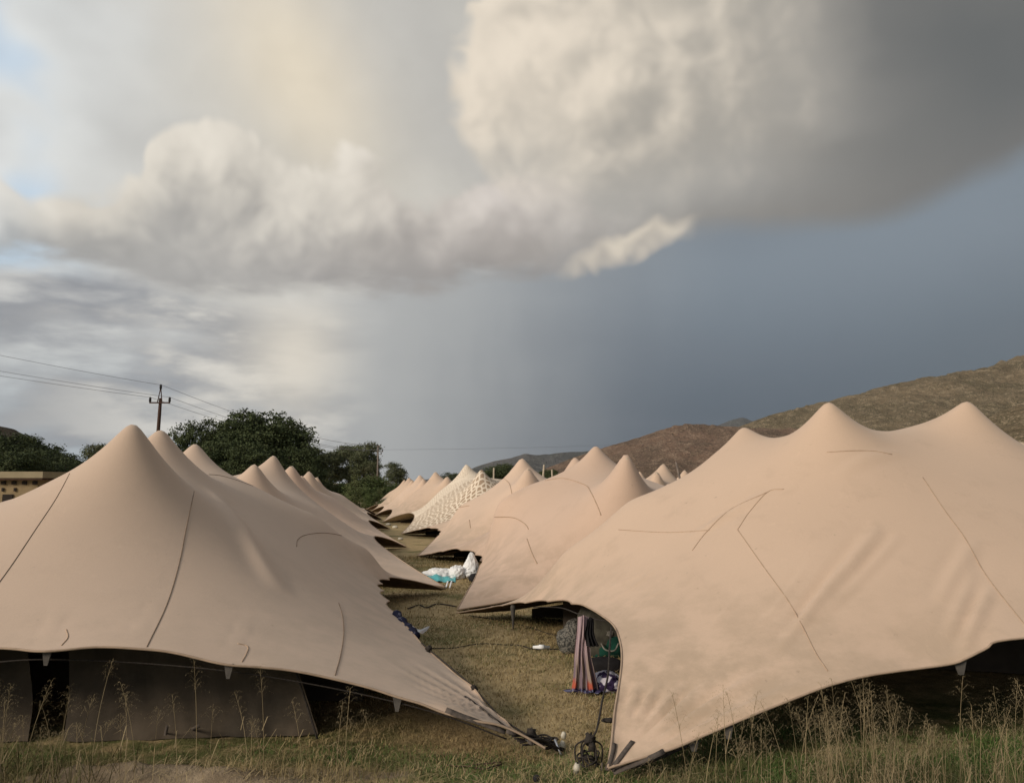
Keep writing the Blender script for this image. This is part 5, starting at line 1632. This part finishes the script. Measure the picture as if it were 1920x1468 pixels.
# navy cloth and grey plastic flap at the left tent edge
P = [at(742, 1150, 10.4), at(752, 1163, 10.2), at(764, 1176, 10.0), at(780, 1192, 9.6)]
mb = MB().tube(catmull(P, 16), list(0.05 + 0.02 * np.sin(np.arange(16) * 1.7)), 8)
o = mb.build('towel', M_NAVY)
tag(o, 'navy patterned towel hung along the left tent edge', 'towel')
a, b_, c_, d_ = at(764, 1168, 10.3), at(806, 1174, 10.6), at(795, 1186, 10.4), at(780, 1189, 10.0)
V = []
for j in range(6):
    for i in range(10):
        s, t = i / 9, j / 5
        p = (a.lerp(b_, s)).lerp(d_.lerp(c_, s), t)
        V.append((p.x, p.y, p.z - 0.05 * math.sin(math.pi * s) * (1 - t) + 0.012 * math.sin(9 * s + 4 * t)))
o = mesh_obj('plastic_flap', V, grid_faces(6, 10), M_FILM)
tag(o, 'grey plastic flap sticking out from the left tent edge', 'flap')

# scraps in the foreground
p = ground(1055, 1406)
o = blob('plastic_scrap', (p.x, p.y + 0.03, gz(p.x, p.y)), (0.028, 0.025, 0.05), M_PVC, 51, 0.2, 3, 16, 12)
V, F = sphere_mesh((p.x + 0.012, p.y + 0.04, 0.105), 0.024, 12, 8, 0.15, np.random.default_rng(2), (1, 0.8, 1.3))
mesh_obj('knob', V, F, M_PVC, o)
tag(o, 'crumpled white plastic bottle beside the left tent peg', 'bottle')
p = ground(1080, 1452)
o = MB().tube([p, p + Vector((0.004, 0, 0.035)), p + Vector((0.006, 0, 0.036)), p + Vector((0.008, 0, 0.06)), p + Vector((0.01, 0, 0.085))], [0.022, 0.022, 0.030, 0.026, 0.016], 12).build('pipe_cap', M_PVC)
tag(o, 'white plastic pipe end beside the rope knot of the right tent', 'pipe')
MB().tube([p + Vector((0.012, -0.006, 0.084)), p + Vector((0.013, -0.008, 0.088))], 0.009, 10).build('hole', M_BLACK, o)
p = ground(1006, 1466)
o = blob('clod', (p.x, p.y, gz(p.x, p.y)), (0.03, 0.03, 0.035), M_BLACK, 53, 0.25, 3, 14, 10)
tag(o, 'small black scrap at the bottom edge of the picture', 'scrap')
# bits lying further along the alley
for k, (px, py, w, lb) in enumerate(((741, 990, 0.30, 'pale crumpled bag at the corner of the fourth left tent'), (751, 1012, 0.22, 'pale scrap on the ground near the third left tent'), (728, 985, 0.3, 'pale scrap beside the patterned tent opening'))):
    p = ground(px, py)
    o = blob('litter_bag', (p.x, p.y, gz(p.x, p.y)), (w * 0.5, w * 0.4, w * 0.28), M_PVC, 60 + k, 0.25, 3, 16, 10)
    tag(o, lb, 'litter')

# ================================================================== air
def haze(density):
    m = bpy.data.materials.new('thin_air')
    m.use_nodes = True
    nt = m.node_tree
    nt.nodes.clear()
    out = nt.nodes.new('ShaderNodeOutputMaterial')
    v = nt.nodes.new('ShaderNodeVolumePrincipled')
    v.inputs['Color'].default_value = (0.80, 0.86, 0.95, 1)
    v.inputs['Density'].default_value = density
    v.inputs['Anisotropy'].default_value = 0.0
    nt.links.new(v.outputs[0], out.inputs['Volume'])
    o = MB().box((0, 4200, 346), (20000, 9800, 712)).build('haze', m, None, False)
    tag(o, 'thin pale air between the tents and the mountains', None, None, 'stuff')
    return o
haze(0.00002)
